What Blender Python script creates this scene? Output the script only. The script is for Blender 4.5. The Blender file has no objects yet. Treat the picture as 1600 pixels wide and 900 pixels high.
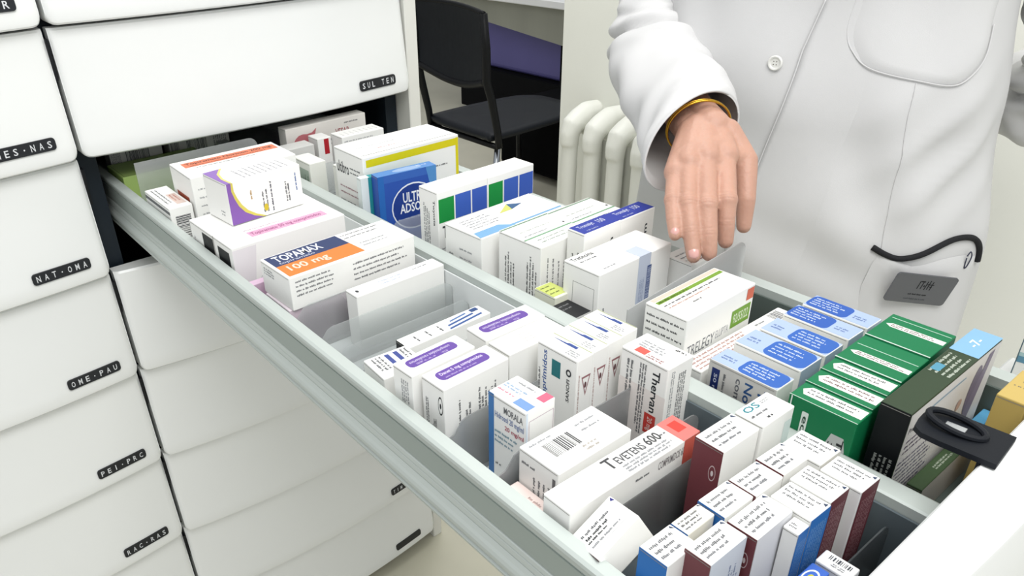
import bpy, bmesh, math, random
from mathutils import Vector, Matrix, noise
R_ = random.Random(7)
sc = bpy.context.scene
col = sc.collection

# ------------------------------------------------------------------ camera
cam_d = bpy.data.cameras.new('camera'); cam = bpy.data.objects.new('camera', cam_d); col.objects.link(cam)
FX, FY, FL = 704.666, 497.512, 1199.99            # principal point and focal length for a 1600x900 frame
cam_d.sensor_width = 36.0; cam_d.sensor_fit = 'HORIZONTAL'
cam_d.lens = FL/1600*36.0
cam_d.shift_x = (800-FX)/1600
cam_d.shift_y = -(450-FY)/1600
cam_d.clip_start = .02; cam_d.clip_end = 60
cam.matrix_world = Matrix(((.78564784,.32711519,-.525122,0),(-.61793256,.37336136,-.69192532,0),(-.03027902,.86809962,.49546567,1.36),(0,0,0,1)))
sc.camera = cam

# ------------------------------------------------------------------ light and exposure
sc.view_settings.view_transform = 'Standard'; sc.view_settings.look = 'None'
sc.view_settings.exposure = 0.0; sc.view_settings.gamma = 1.0
sc.view_settings.use_curve_mapping = False
w = bpy.data.worlds.new('room_light'); sc.world = w; w.use_nodes = True
w.node_tree.nodes['Background'].inputs[0].default_value = (.97,.985,1,1)
w.node_tree.nodes['Background'].inputs[1].default_value = .74
def area(name, loc, target, sx, sy, power, colr=(1,1,1)):
    l = bpy.data.lights.new(name, 'AREA'); l.shape = 'RECTANGLE'; l.size = sx; l.size_y = sy; l.energy = power; l.color = colr
    o = bpy.data.objects.new(name, l); col.objects.link(o); o.location = loc
    o.rotation_euler = (Vector(target)-Vector(loc)).to_track_quat('-Z','Y').to_euler(); return o
area('overhead_area_light', (.15,-.30,2.5), (.40,.65,.9), 1.2, .9, 25, (1,.99,.97))
area('overhead_area_light', (1.05,1.15,2.7), (1.25,1.1,.5), .9, .9, 13, (1,.99,.97))  # added fill to brighten the side wall and radiator, not a known fixture
area('overhead_area_light', (2.7,2.9,2.8), (2.8,3.0,0), 1.2, .6, 14, (1,.99,.97))  # extra fill put in to light the desk, chair and floor beyond

# ------------------------------------------------------------------ helpers
def lin(h):
    h = h.lstrip('#'); v = [int(h[i:i+2],16)/255 for i in (0,2,4)]
    return tuple((c/12.92 if c<=.04045 else ((c+.055)/1.055)**2.4) for c in v)+(1,)
MATS = {}
def mat(name, hexc, rough=.5, metal=0, bump=0, bscale=200, alpha=1, vary=.0, vscale=8, spec=.5, trans=0, coat=0, sss=0, stretch=None):
    if name in MATS: return MATS[name]
    m = bpy.data.materials.new(name); m.use_nodes = True; nt = m.node_tree; b = nt.nodes['Principled BSDF']
    c = lin(hexc); b.inputs['Base Color'].default_value = c
    b.inputs['Roughness'].default_value = rough; b.inputs['Metallic'].default_value = metal
    b.inputs['Specular IOR Level'].default_value = spec; b.inputs['Alpha'].default_value = alpha
    b.inputs['Transmission Weight'].default_value = trans
    b.inputs['Coat Weight'].default_value = coat
    if sss:
        b.inputs['Subsurface Weight'].default_value = sss; b.inputs['Subsurface Radius'].default_value = (.012,.004,.002); b.inputs['Subsurface Scale'].default_value = .5
    tc = nt.nodes.new('ShaderNodeTexCoord'); src = tc.outputs['Object']
    if stretch:
        mp = nt.nodes.new('ShaderNodeMapping'); mp.inputs['Scale'].default_value = stretch
        nt.links.new(src, mp.inputs[0]); src = mp.outputs[0]
    if vary:
        n = nt.nodes.new('ShaderNodeTexNoise'); n.inputs['Scale'].default_value = vscale; n.inputs['Detail'].default_value = 4
        r = nt.nodes.new('ShaderNodeValToRGB'); d = 1-vary
        r.color_ramp.elements[0].position = .3; r.color_ramp.elements[1].position = .7
        r.color_ramp.elements[0].color = (c[0]*d,c[1]*d,c[2]*d,1); r.color_ramp.elements[1].color = c
        nt.links.new(src, n.inputs['Vector']); nt.links.new(n.outputs['Fac'], r.inputs[0]); nt.links.new(r.outputs[0], b.inputs['Base Color'])
    if bump:
        n = nt.nodes.new('ShaderNodeTexNoise'); n.inputs['Scale'].default_value = bscale; n.inputs['Detail'].default_value = 3
        bp = nt.nodes.new('ShaderNodeBump'); bp.inputs['Strength'].default_value = bump; bp.inputs['Distance'].default_value = .002
        nt.links.new(src, n.inputs['Vector']); nt.links.new(n.outputs['Fac'], bp.inputs['Height']); nt.links.new(bp.outputs[0], b.inputs['Normal'])
    MATS[name] = m; return m
def tag(o, label=None, cat=None, group=None, kind=None):
    if label: o['label'] = label
    if cat: o['category'] = cat
    if group: o['group'] = group
    if kind: o['kind'] = kind
    return o
def empty(name, loc, rz=0):
    o = bpy.data.objects.new(name, None); col.objects.link(o); o.location = loc; o.rotation_euler = (0,0,rz)
    o.empty_display_size = .02
    o['_m'] = 0; del o['_m']
    return o
def link(name, me, mats, parent=None, smooth=False, loc=None):
    if not isinstance(mats,(list,tuple)): mats = [mats]
    for m in mats: me.materials.append(m)
    o = bpy.data.objects.new(name, me); col.objects.link(o)
    if loc is not None: o.location = loc
    if smooth:
        for p in me.polygons: p.use_smooth = True
    if parent: # vertices were written in world space: keep them where they are
        o.parent = parent; o.matrix_parent_inverse = pinv(parent)
    return o
def pinv(p):
    return (Matrix.Translation(p.location) @ p.rotation_euler.to_matrix().to_4x4()).inverted()
class MB:
    """collects shapes, written in world space, into ONE mesh"""
    def __init__(s): s.v=[]; s.f=[]; s.mi=[]; s.fr=None
    def add(s, vs, fs, mi=0):
        n=len(s.v); s.v += [tuple(x) for x in vs]; s.f += [tuple(i+n for i in f) for f in fs]; s.mi += [mi]*len(fs); return s
    def box(s, x0,x1,y0,y1,z0,z1, mi=0, M=None):
        vs=[(x,y,z) for z in (z0,z1) for y in (y0,y1) for x in (x0,x1)]
        if M: vs=[tuple(M@Vector(v)) for v in vs]
        return s.add(vs,[(0,2,3,1),(4,5,7,6),(0,1,5,4),(2,6,7,3),(0,4,6,2),(1,3,7,5)],mi)
    def rbox(s, x0,x1,y0,y1,z0,z1, r=.003, seg=2, mi=0, M=None):
        bm=bmesh.new(); bmesh.ops.create_cube(bm,size=1)
        for v in bm.verts: v.co=Vector(((x0+x1)/2+v.co.x*(x1-x0),(y0+y1)/2+v.co.y*(y1-y0),(z0+z1)/2+v.co.z*(z1-z0)))
        bmesh.ops.bevel(bm,geom=bm.edges[:]+bm.verts[:],offset=r,segments=seg,affect='EDGES',profile=.5)
        bm.verts.index_update()
        vs=[(M@v.co if M else v.co.copy()) for v in bm.verts]; fs=[[v.index for v in f.verts] for f in bm.faces]; bm.free()
        return s.add(vs,fs,mi)
    def tube(s, pts, rad, n=12, mi=0, cap=True, squash=None):
        pts=[Vector(p) for p in pts]; rad=rad if isinstance(rad,(list,tuple)) else [rad]*len(pts)
        up=Vector((0,0,1)); rings=[]; prev=None
        for i,p in enumerate(pts):
            t=(pts[min(i+1,len(pts)-1)]-pts[max(i-1,0)]).normalized()
            a=(prev-t*prev.dot(t)) if prev else (up.cross(t) if abs(t.z)<.95 else Vector((1,0,0)).cross(t))
            a.normalize(); prev=a; b=t.cross(a)
            rings.append([p+(a*math.cos(2*math.pi*k/n)+b*math.sin(2*math.pi*k/n)*(squash or 1))*rad[i] for k in range(n)])
        vs=[v for r in rings for v in r]; fs=[]
        for i in range(len(rings)-1):
            for k in range(n): fs.append((i*n+k,i*n+(k+1)%n,(i+1)*n+(k+1)%n,(i+1)*n+k))
        if cap: fs.append(tuple(range(n))[::-1]); fs.append(tuple(range((len(rings)-1)*n,len(rings)*n)))
        return s.add(vs,fs,mi)
    def prism(s, poly, axis, a, b, mi=0):
        """poly of 2-D points extruded along axis ('x','y','z') from a to b"""
        def P(p,t):
            return {'x':(t,p[0],p[1]),'y':(p[0],t,p[1]),'z':(p[0],p[1],t)}[axis]
        n=len(poly); vs=[P(p,a) for p in poly]+[P(p,b) for p in poly]
        fs=[(i,(i+1)%n,(i+1)%n+n,i+n) for i in range(n)]+[tuple(range(n))[::-1],tuple(range(n,2*n))]
        return s.add(vs,fs,mi)
    def grid(s, fn, nu, nv, mi=0, closeu=False):
        vs=[fn(i/(nu if closeu else nu-1), j/(nv-1)) for j in range(nv) for i in range(nu)]; fs=[]
        for j in range(nv-1):
            for i in range(nu if closeu else nu-1):
                fs.append((j*nu+i,j*nu+(i+1)%nu,(j+1)*nu+(i+1)%nu,(j+1)*nu+i))
        return s.add(vs,fs,mi)
    def build(s, name, mats, parent=None, smooth=False, fix=True):
        me=bpy.data.meshes.new(name); me.from_pydata(s.v,[],s.f); me.validate(); 
        if len(me.polygons)==len(s.mi):
            for p,m in zip(me.polygons,s.mi): p.material_index=m
        if fix:
            bm=bmesh.new(); bm.from_mesh(me); bmesh.ops.recalc_face_normals(bm,faces=bm.faces[:]); bm.to_mesh(me); bm.free()
        me.update(); return link(name,me,mats,parent,smooth)
def autosmooth(o, deg=35):
    me=o.data
    for p in me.polygons: p.use_smooth=True
    try: me.set_sharp_from_angle(angle=math.radians(deg))
    except Exception: pass
    return o

# glyphs: a word becomes flat faces inside the mesh of the thing it is printed on
_gl={}
def glyphs(txt, bold=0.0):
    k=(txt,bold)
    if k in _gl: return _gl[k]
    cu=bpy.data.curves.new('word','FONT'); cu.body=txt; cu.size=1; cu.resolution_u=2; cu.offset=bold; cu.fill_mode='FRONT'
    o=bpy.data.objects.new('word',cu); col.objects.link(o)
    dg=bpy.context.evaluated_depsgraph_get(); dg.update()
    me=bpy.data.meshes.new_from_object(o.evaluated_get(dg))
    vs=[(v.co.x,v.co.y) for v in me.vertices]; fs=[tuple(p.vertices) for p in me.polygons]
    x0=min(v[0] for v in vs); x1=max(v[0] for v in vs); y0=min(v[1] for v in vs); y1=max(v[1] for v in vs)
    bpy.data.objects.remove(o); bpy.data.curves.remove(cu); bpy.data.meshes.remove(me)
    vs=[((x-x0)/(x1-x0),(y-y0)/(y1-y0)) for x,y in vs]; _gl[k]=(vs,fs,(x1-x0)/(y1-y0)); return _gl[k]
def shape2d(kind, rect, su, sv, ex, rr):
    """flat polygons in face metres; rect in fractions of the face (su x sv metres)"""
    u0,v0,u1,v1=rect or (0,0,1,1); U0,U1,V0,V1=u0*su,u1*su,v0*sv,v1*sv
    out=[]
    if kind=='r': out.append(([(U0,V0),(U1,V0),(U1,V1),(U0,V1)],[(0,1,2,3)]))
    elif kind=='rr':
        r=min(U1-U0,V1-V0)*(ex if isinstance(ex,(int,float)) else .3); p=[]
        for cx,cy,a in ((U1-r,V0+r,-90),(U1-r,V1-r,0),(U0+r,V1-r,90),(U0+r,V0+r,180)):
            for k in range(5): t=math.radians(a+k*22.5); p.append((cx+r*math.cos(t),cy+r*math.sin(t)))
        out.append((p,[tuple(range(len(p)))]))
    elif kind=='p': out.append(([(a*su,b*sv) for a,b in ex],[tuple(range(len(ex)))]))
    elif kind in('ell','ring'):
        n=24; cx,cy,a,b=(U0+U1)/2,(V0+V1)/2,(U1-U0)/2,(V1-V0)/2
        o=[(cx+a*math.cos(2*math.pi*k/n),cy+b*math.sin(2*math.pi*k/n)) for k in range(n)]
        if kind=='ell': out.append((o,[tuple(range(n))]))
        else:
            q=ex or .8; i=[(cx+a*q*math.cos(2*math.pi*k/n),cy+b*q*math.sin(2*math.pi*k/n)) for k in range(n)]
            out.append((o+i,[(k,(k+1)%n,n+(k+1)%n,n+k) for k in range(n)]))
    elif kind=='fr':   # thin outline of a rectangle
        t=ex or .0005
        for a in ((U0,V0,U1,V0+t),(U0,V1-t,U1,V1),(U0,V0,U0+t,V1),(U1-t,V0,U1,V1)):
            out.append(([(a[0],a[1]),(a[2],a[1]),(a[2],a[3]),(a[0],a[3])],[(0,1,2,3)]))
    elif kind=='tri':
        c=((U0+U1)/2,(V0+V1)/2); P=[(U0,V1),(U1,V1),(c[0],V0)]; g=((P[0][0]+P[1][0]+P[2][0])/3,(P[0][1]+P[1][1]+P[2][1])/3)
        I=[(g[0]+(p[0]-g[0])*.72,g[1]+(p[1]-g[1])*.72) for p in P]
        out.append((P+I,[(0,1,4,3),(1,2,5,4),(2,0,3,5)]))
    elif kind=='bar':  # bar code: stripes across the longer way unless told otherwise
        along = ex or ('u' if (U1-U0)>(V1-V0) else 'v'); L=(U1-U0) if along=='u' else (V1-V0); t=0
        while t<L:
            wd=rr.choice((.0003,.0005,.0005,.0009,.0012)); g=rr.choice((.0004,.0005,.0008,.001))
            if t+wd>L: break
            if along=='u': out.append(([(U0+t,V0),(U0+t+wd,V0),(U0+t+wd,V1),(U0+t,V1)],[(0,1,2,3)]))
            else: out.append(([(U0,V0+t),(U1,V0+t),(U1,V0+t+wd),(U0,V0+t+wd)],[(0,1,2,3)]))
            t+=wd+g
    elif kind in('t','m'):
        rot = 0
        if kind=='t': txt,rot,bold = (tuple(ex)+(0,0))[:3]; bold=max(bold,.014) if bold>=0 else 0; vs,fs,_=glyphs(txt,bold)
        else:                                                   # lines of print too small to read
            n,rot,fill = (tuple(ex)+(0,.9))[:3] if len(ex)<3 else ex
            vs=[];fs=[]
            W_=(U1-U0) if rot in(0,180) else (V1-V0); Hh=(V1-V0) if rot in(0,180) else (U1-U0)
            lh=Hh/n; ef=min(lh,.0032)
            for k in range(n):
                end=rr.uniform(.78,1)*fill*W_ if n>1 else W_*fill; t=0
                yc=1-(k+.5)/n; y0=yc-.32*ef/Hh; y1=yc+.32*ef/Hh
                while t<end:
                    word=rr.randint(2,8)
                    for q in range(word):
                        cw=ef*rr.choice((.26,.34,.42)); 
                        if t+cw>end: break
                        hi=y1 if rr.random()<.35 else y1-(y1-y0)*.28
                        lo=y0-(y1-y0)*.2 if rr.random()<.12 else y0
                        i=len(vs); a=t/W_; b=(t+cw*.72)/W_
                        vs+=[(a,lo),(b,lo),(b,hi),(a,hi)]; fs.append((i,i+1,i+2,i+3)); t+=cw
                    t+=ef*.35
        P=[]
        for x,y in vs:
            if rot==0: P.append((U0+x*(U1-U0),V0+y*(V1-V0)))
            elif rot==180: P.append((U1-x*(U1-U0),V1-y*(V1-V0)))
            elif rot==90: P.append((U1-y*(U1-U0),V0+x*(V1-V0)))
            else: P.append((U0+y*(U1-U0),V1-x*(V1-V0)))
        out.append((P,fs))
    return out
def deep(c,k=.80):
    """print colours were judged against white board that shows as 250: bring them down to the same scale"""
    v=[int(c[i:i+2],16) for i in (0,2,4)]
    if min(v)>218: k=.93
    return ''.join('%02X'%round(255*(((x/255)**2.2*k)**(1/2.2))) for x in v)
def ink(c): return mat('ink_'+c.lower(), deep(c), rough=.5, spec=.25)

# ------------------------------------------------------------------ materials
WHITE = mat('white_lacquer','#EDEFEE',rough=.22,vary=.02,vscale=3)
CARD = 'F4F4F1'
ALU = mat('anodised_aluminium','#BAC2BE',rough=.45,metal=.12,bump=.05,bscale=60,stretch=(1,.02,1),vary=.05,vscale=40)
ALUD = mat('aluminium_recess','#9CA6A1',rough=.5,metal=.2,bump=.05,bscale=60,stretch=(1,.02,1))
SLATE = mat('dark_slate_plastic','#18222B',rough=.55,spec=.3,vary=.1,vscale=10)
BLACK = mat('black_plastic','#080B10',rough=.5,spec=.3,bump=.05,bscale=400)
TRAY = mat('grey_tray_plastic','#E2E6E6',rough=.4,vary=.04,vscale=20)
SMOKE = mat('smoky_clear_plastic','#6F787C',rough=.15,alpha=.45)
def frost(name, hexc, op, tint='#F4F6F6'):
    m = bpy.data.materials.new(name); m.use_nodes = True; nt = m.node_tree; nt.nodes.clear(); N = nt.nodes.new; L = nt.links.new
    out=N('ShaderNodeOutputMaterial'); tr=N('ShaderNodeBsdfTransparent'); di=N('ShaderNodeBsdfDiffuse'); tl=N('ShaderNodeBsdfTranslucent'); gl=N('ShaderNodeBsdfGlossy')
    a=N('ShaderNodeMixShader'); b=N('ShaderNodeMixShader'); c=N('ShaderNodeMixShader'); fr=N('ShaderNodeFresnel'); fr.inputs[0].default_value=1.3
    tc=N('ShaderNodeTexCoord'); no=N('ShaderNodeTexNoise'); no.inputs['Scale'].default_value=14; mr=N('ShaderNodeMapRange'); mr.inputs['To Min'].default_value=op*.85; mr.inputs['To Max'].default_value=min(1,op*1.15)
    L(tc.outputs['Object'],no.inputs['Vector']); L(no.outputs['Fac'],mr.inputs['Value']); L(mr.outputs[0],b.inputs[0])
    di.inputs[0].default_value=lin(hexc); tl.inputs[0].default_value=lin(hexc); tr.inputs[0].default_value=lin(tint); gl.inputs['Roughness'].default_value=.25
    a.inputs[0].default_value=.5; L(di.outputs[0],a.inputs[1]); L(tl.outputs[0],a.inputs[2]); L(tr.outputs[0],b.inputs[1]); L(a.outputs[0],b.inputs[2])
    L(fr.outputs[0],c.inputs[0]); L(b.outputs[0],c.inputs[1]); L(gl.outputs[0],c.inputs[2]); L(c.outputs[0],out.inputs[0]); return m
FROST = frost('frosted_clear_plastic','#F6F8F8',.24)
FROST2 = frost('frosted_grey_plastic','#F0F2F4',.32)
WALLM = mat('painted_wall','#F2F3EC',rough=.75,vary=.03,vscale=4,bump=.1,bscale=120)
FLOORM = mat('beige_vinyl_floor','#D2CFBC',rough=.5,vary=.06,vscale=7)
COAT = mat('white_cotton','#CECECE',rough=.85,bump=.10,bscale=1300,vary=.015,vscale=30,spec=.2)
SKIN = mat('skin','#C29682',rough=.5,bump=.25,bscale=260,sss=.12,vary=.09,vscale=38)
GOLD = mat('gold_metal','#C79A35',rough=.25,metal=1,vary=.05)
TAPE = mat('black_embossed_tape','#11151B',rough=.35)
TAPEW = mat('embossed_letter_white','#D6D9DC',rough=.6)
# ================================================================== the setting
o = MB().box(-2.5,5.2,-1.5,5.6,-.05,0).build('floor', FLOORM); tag(o,kind='structure')
# side wall with the radiator on it: ends at an opening beyond which the desk stands
o = MB().box(1.50,1.62,-1.5,1.458,0,2.9).build('wall_right', WALLM); tag(o,kind='structure')
o = MB().box(-2.5,5.2,5.5,5.6,0,2.9).build('wall_back', mat('far_wall','#BDBFC4',rough=.8,vary=.03)); tag(o,kind='structure')
o = MB().box(5.1,5.2,-1.5,5.5,0,2.9).build('wall_far_right', mat('far_wall_side','#C2C4C6',rough=.8,vary=.03)); tag(o,kind='structure')
o = MB().box(1.488,1.5,-1.5,1.458,0,.09).build('baseboard_right', mat('baseboard_white','#DADBD6',rough=.5,vary=.02)); tag(o,kind='structure')

# ================================================================== drawer cabinet
XL,XR,YF = .2235,.757,1.116
ROWS=[1.564,1.3935,1.219,1.051,.881,.710,.541,.370,.199,.035]
cab = empty('drawer_cabinet',(.22,1.6,0)); tag(cab,'white and dark slate cabinet carcass that holds the pharmacy drawers','cabinet')
m=MB()
for x0,x1 in ((-.32,-.295),(.207,.2475),(.7345,.757)): m.box(x0,x1,1.136,1.16,0,1.9)
m.box(-.32,-.312,1.16,2.2,0,1.9).box(.2165,.2245,1.16,2.2,0,1.9).box(.749,.757,1.16,2.2,0,1.9).box(-.32,.757,2.2,2.21,0,1.9).box(-.32,.757,1.136,2.2,0,.03)
m.build('carcass',SLATE,cab)
MB().rbox(.760,.7835,1.098,2.2,0,1.95,.0015,1).build('side_panel',mat('side_panel_white','#E4E4DE',rough=.55,vary=.04,vscale=15,stretch=(1,1,.05)),cab)
def bow(x,x0,x1,a=.021):
    t=(x-(x0+x1)/2)/((x1-x0)/2); return a*(1-t*t)
def front_y(x,z,x0,x1,zb,zt,y=YF-.012):
    return y-bow(x,x0,x1)-.016*min(1,max(0,(zt-z)/(zt-zb)))
def front_mesh(x0,x1,zb,zt,y=YF-.012,th=.022):
    m=MB(); n=44; prof=[]
    xs=[x0+(x1-x0)*(.5-.5*math.cos(math.pi*i/(n-1))) for i in range(n)]; P=12
    for x in xs:
        e=min(x-x0,x1-x); r=.012; lift=0 if e>r else r-math.sqrt(max(0,r*r-(r-e)**2)); q=.004 if e<.001 else (0.0015 if e<.004 else 0)
        b=y-bow(x,x0,x1)+q; zb_=zb+lift*.8; hgt=zt-zb_
        pr=[(b+.002,zt),(b-.0005,zt-.003)]
        for t in (.25,.5,.75,.9): pr.append((b-.016*t,zt-.003-(hgt-.011)*t))
        pr+=[(b-.0165,zb_+.007),(b-.0155,zb_+.003),(b-.012,zb_+.0006),(b-.008,zb_),(b+th-.01,zb_),(y+th,zb_)]
        pr+=[(y+th,zt)]
        prof.append([(x,)+p for p in pr]); P=len(pr)
    vs=[v for p in prof for v in p]; fs=[]
    for i in range(n-1):
        for k in range(P): fs.append((i*P+k,i*P+(k+1)%P,(i+1)*P+(k+1)%P,(i+1)*P+k))
    fs+= [tuple(range(P)), tuple(range((n-1)*P,n*P))[::-1]]
    m.add(vs,fs); return m
def tape(parent, txt, xa, xb, zc, x0,x1,zb,zt, h=.0155, tilt=0):
    y=front_y((xa+xb)/2,zc,x0,x1,zb,zt)-.0016; sl=(front_y(xb,zc,x0,x1,zb,zt)-front_y(xa,zc,x0,x1,zb,zt))/(xb-xa)
    lean=.016/(zt-zb)
    def P(u,v,off=0): x=xa+(xb-xa)*u; return (x, y-off+sl*(x-(xa+xb)/2)+lean*(v-.5)*h, zc+(v-.5)*h+tilt*(x-xa))
    p=shape2d('rr',(0,0,1,1),xb-xa,h,.28,R_)[0][0]; n=len(p); L=xb-xa
    m=MB(); m.add([P(a/L,b/h,.0012) for a,b in p]+[P(a/L,b/h,-.003) for a,b in p],[tuple(range(n))]+[(i,(i+1)%n,(i+1)%n+n,i+n) for i in range(n)])
    if txt:
        k=len(txt)
        for i,ch in enumerate(txt):
            if ch==' ': continue
            vs,fs,_=glyphs(ch,.012); c=(i+.75)/(k+.5)
            cw=.5/(k+.5); hh=.56
            if ch=='I': cw*=.28
            if ch=='·': cw*=.35; lo,hi=.42,.56
            else: lo,hi=.22,.78
            m.add([P(c-cw*.5+cw*a,lo+(hi-lo)*b,.0015) for a,b in vs],fs,1)
    return m.build('label_tape',[TAPE,TAPEW],parent,fix=False)
LEFTTXT={2:'P MER',3:'MES·NAS',4:'NAT·OMA',5:'OME·PAU',6:'PEI·PRC',7:'RAC·RAS',8:'REM·RIS'}
SAY_L={2:'topmost left column white drawer, its tape ending in ER',3:'left column white drawer with black tape reading MES NAS',4:'left column white drawer with black tape NAT OMA, level with the open drawer',5:'left column white drawer with black tape reading OME PAU',6:'left column white drawer whose black tape starts with P, below OME PAU',7:'left column white drawer at the photo\'s bottom edge carrying the lowest visible tape',8:'left column white drawer cut off by the bottom edge of the photo'}
for i in (2,3,4,5,6,7,8):
    zb=ROWS[i]; zt=ROWS[i-1]-.004
    d=empty('cabinet_drawer',(-.05,YF,zb)); tag(d,SAY_L[i],'drawer','closed drawers of the left column')
    autosmooth(front_mesh(-.314,.2175,zb,zt).build('drawer_front',WHITE,d),30)
    MB().box(.2176,.2212,front_y(.2175,zt,-.314,.2175,zb,zt)-.002,YF,zt-.062,zt-.012).build('edge_buffer',BLACK,d)
    tape(d,LEFTTXT[i],.116,.1935,zb+.030,-.314,.2175,zb,zt)
    MB().box(-.30,.20,YF+.01,2.1,zb+.02,zb+.028).box(-.30,-.295,YF+.01,2.1,zb+.02,zb+.1).box(.195,.20,YF+.01,2.1,zb+.02,zb+.1).build('drawer_tray',SLATE,d)
SAY_M={1:'upper white drawer front at the photo\'s top edge, only its lower lip seen',2:'white drawer front cut by the top edge above the one taped SUL TEN',3:'large white closed drawer right above the open one, black tape reading SUL TEN',5:'first white closed drawer below the open one, half hidden by the aluminium rail',6:'second white closed drawer below the open one',7:'third white closed drawer below the open one, tiny print at its top left',8:'fourth white closed drawer below the open one, short black tape at right',9:'lowest white closed drawer of the middle column, cut off by the photo\'s bottom'}
for i in (2,3,5,6,7,8,9):
    zb=ROWS[i]; zt=ROWS[i-1]-.004
    d=empty('cabinet_drawer',(.49,YF,zb)); tag(d,SAY_M[i],'drawer','closed drawers above and below the open one')
    autosmooth(front_mesh(XL,XR-.001,zb,zt).build('drawer_front',WHITE,d),30)
    if i==3: tape(d,'SUL TEN',.650,.724,zb+.027,XL,XR,zb,zt)
    if i in(5,6,7,8,9): tape(d,'TIM·ZOL' if i==8 else None,.640,.712,zb+.028,XL,XR,zb,zt)
    if i in (7,8):
        m=MB(); xa=.262 if i==7 else .255; zc=zt-(.014 if i==7 else .012); rr=random.Random(i)
        for P_,F_ in shape2d('m',(0,0,1,1),.034,.006,(1,0,.95),rr):
            m.add([(xa+a,front_y(xa+a,zc+b,XL,XR,zb,zt)-.0004,zc+b-.003) for a,b in P_],F_)
        m.build('small_print',ink('3A3C40'),d,fix=False)
    MB().box(.26,.73,YF+.01,2.1,zb+.02,zb+.028).box(.26,.265,YF+.01,2.1,zb+.02,zb+.1).box(.725,.73,YF+.01,2.1,zb+.02,zb+.1).build('drawer_tray',SLATE,d)

# ================================================================== the open drawer
RIM=1.0; FLZ=.935
dr = empty('open_drawer',(.46,.6,.93)); tag(dr,'long pulled-out pharmacy drawer with aluminium rails, full of medicine boxes','drawer')
Y0,Y1=.092,1.62
prof=[(.2696,RIM),(.2600,RIM),(.2575,RIM-.0015),(.2570,RIM-.004),(.2585,RIM-.0055),(.2588,RIM-.010),(.2600,RIM-.012),(.2605,.966),(.2588,.9645),(.2582,.961),(.2592,.9602),(.2582,.9594),(.2576,.955),(.2588,.9544),(.2576,.9538),(.2560,.950),(.2545,.9475),(.2535,.9445),(.2535,.9415),(.2545,.9385),(.2565,.9365),(.2545,.9345),(.2560,.930),(.2640,.928),(.2640,.990),(.2696,.990)]
m=MB(); m.prism(prof,'y',Y0,Y1)
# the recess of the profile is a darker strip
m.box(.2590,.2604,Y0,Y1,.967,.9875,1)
m.build('side_rail',[ALU,ALUD],dr)
prof=[(.4525,RIM-.0005),(.4545,RIM+.0005),(.4690,RIM+.0005),(.4718,RIM-.001),(.4718,RIM-.008),(.4700,RIM-.012),(.4700,.932),(.4560,.932),(.4560,RIM-.012),(.4525,RIM-.010)]
MB().prism(prof,'y',Y0,Y1).build('centre_divider',ALU,dr)
prof=[(.6525,RIM-.012),(.6525,RIM),(.6680,RIM),(.6700,RIM-.003),(.6700,.930),(.6560,.930),(.6560,RIM-.012)]
MB().prism(prof,'y',Y0,Y1).build('side_rail',ALU,dr)
MB().box(.262,.672,Y0,Y1,.928,.934).build('drawer_floor',mat('drawer_floor_grey','#C4CACA',rough=.45,vary=.05),dr)
# grey trays lining the two lanes: upstands beside rails and ribs on the floor
def tray(x0,x1,y0,y1,mm=TRAY):
    t=.002; m=MB()
    m.box(x0,x1,y0,y1,.9345,.9365).box(x0,x0+t,y0,y1,.9365,.992).box(x1-t,x1,y0,y1,.9365,.992).box(x0+t,x1-t,y0,y0+t,.9365,.975).box(x0+t,x1-t,y1-t,y1,.9365,.975)
    m.build('tray',mm,dr)
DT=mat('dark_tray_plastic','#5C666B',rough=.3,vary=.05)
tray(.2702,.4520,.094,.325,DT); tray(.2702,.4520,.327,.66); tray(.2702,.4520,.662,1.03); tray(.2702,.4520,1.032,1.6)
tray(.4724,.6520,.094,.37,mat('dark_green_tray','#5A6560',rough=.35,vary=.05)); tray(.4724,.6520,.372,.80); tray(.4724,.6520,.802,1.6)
def plate(x0,x1,y,zt,mm=FROST,lean=0.0,ztr=None,notch=True,zb=.9370):
    """thin partition with one rounded, stepped shoulder"""
    ztr=zt if ztr is None else ztr; n=14; pts=[(x0,zb),(x1,zb)]
    r=.012; s=.010 if notch else 0
    pts+= [(x1,ztr-r)]+[(x1-r+r*math.cos(a),ztr-r+r*math.sin(a)) for a in (math.pi/8,math.pi/4,3*math.pi/8,math.pi/2)]
    if notch:
        pts+= [(x0+.028,zt),(x0+.022,zt-.002),(x0+.018,zt-.007),(x0+.014,zt-.0115),(x0+.008,zt-.013),(x0,zt-.013)]
    else: pts+= [(x0,zt)]
    m=MB(); k=len(pts); t=.0011
    f=lambda p,d:(p[0],y+d+lean*(p[1]-zb),p[1])
    m.add([f(p,-t/2) for p in pts]+[f(p,t/2) for p in pts],[tuple(range(k)),tuple(range(k,2*k))[::-1]]+[(i,(i+1)%k,(i+1)%k+k,i+k) for i in range(k)])
    # thickened clear foot
    m.box(x0,x1,y-.003,y+.003,zb,zb+.0025)
    return m.build('partition',mm,dr)
A0,A1,B0,B1=.2725,.4498,.4748,.6497
plate(A0,A1,1.046,1.045,FROST2,notch=False)
plate(A0,A1,.724,.995); plate(A0,A1,.635,.990); plate(A0,A1,.588,.985); plate(A0,A1,.560,.975); plate(A0,A1,.474,.992,FROST)
plate(A0,A1,.379,.996,FROST2); plate(A0,A1,.3185,1.000,FROST2); plate(A0,A1,.2715,.990,FROST2)
plate(A0,A1,.236,.996,frost('clear_smoke','#E4E4E6',.16)); plate(A0,A1,.121,.985,frost('smoky_clear_plastic_b','#8C9498',.4,'#C9CFD2')); plate(A0,A1,.106,.965,SMOKE)
plate(B0,B1,1.02,.99); plate(B0,B1,.765,.985); plate(B0,B1,.645,.995,FROST2); plate(B0,B1,.492,.985,FROST2)
plate(B0,.6495,.371,1.030,frost('frosted_bright_plastic','#FAFBFC',.5),ztr=1.045,notch=False)
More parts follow.
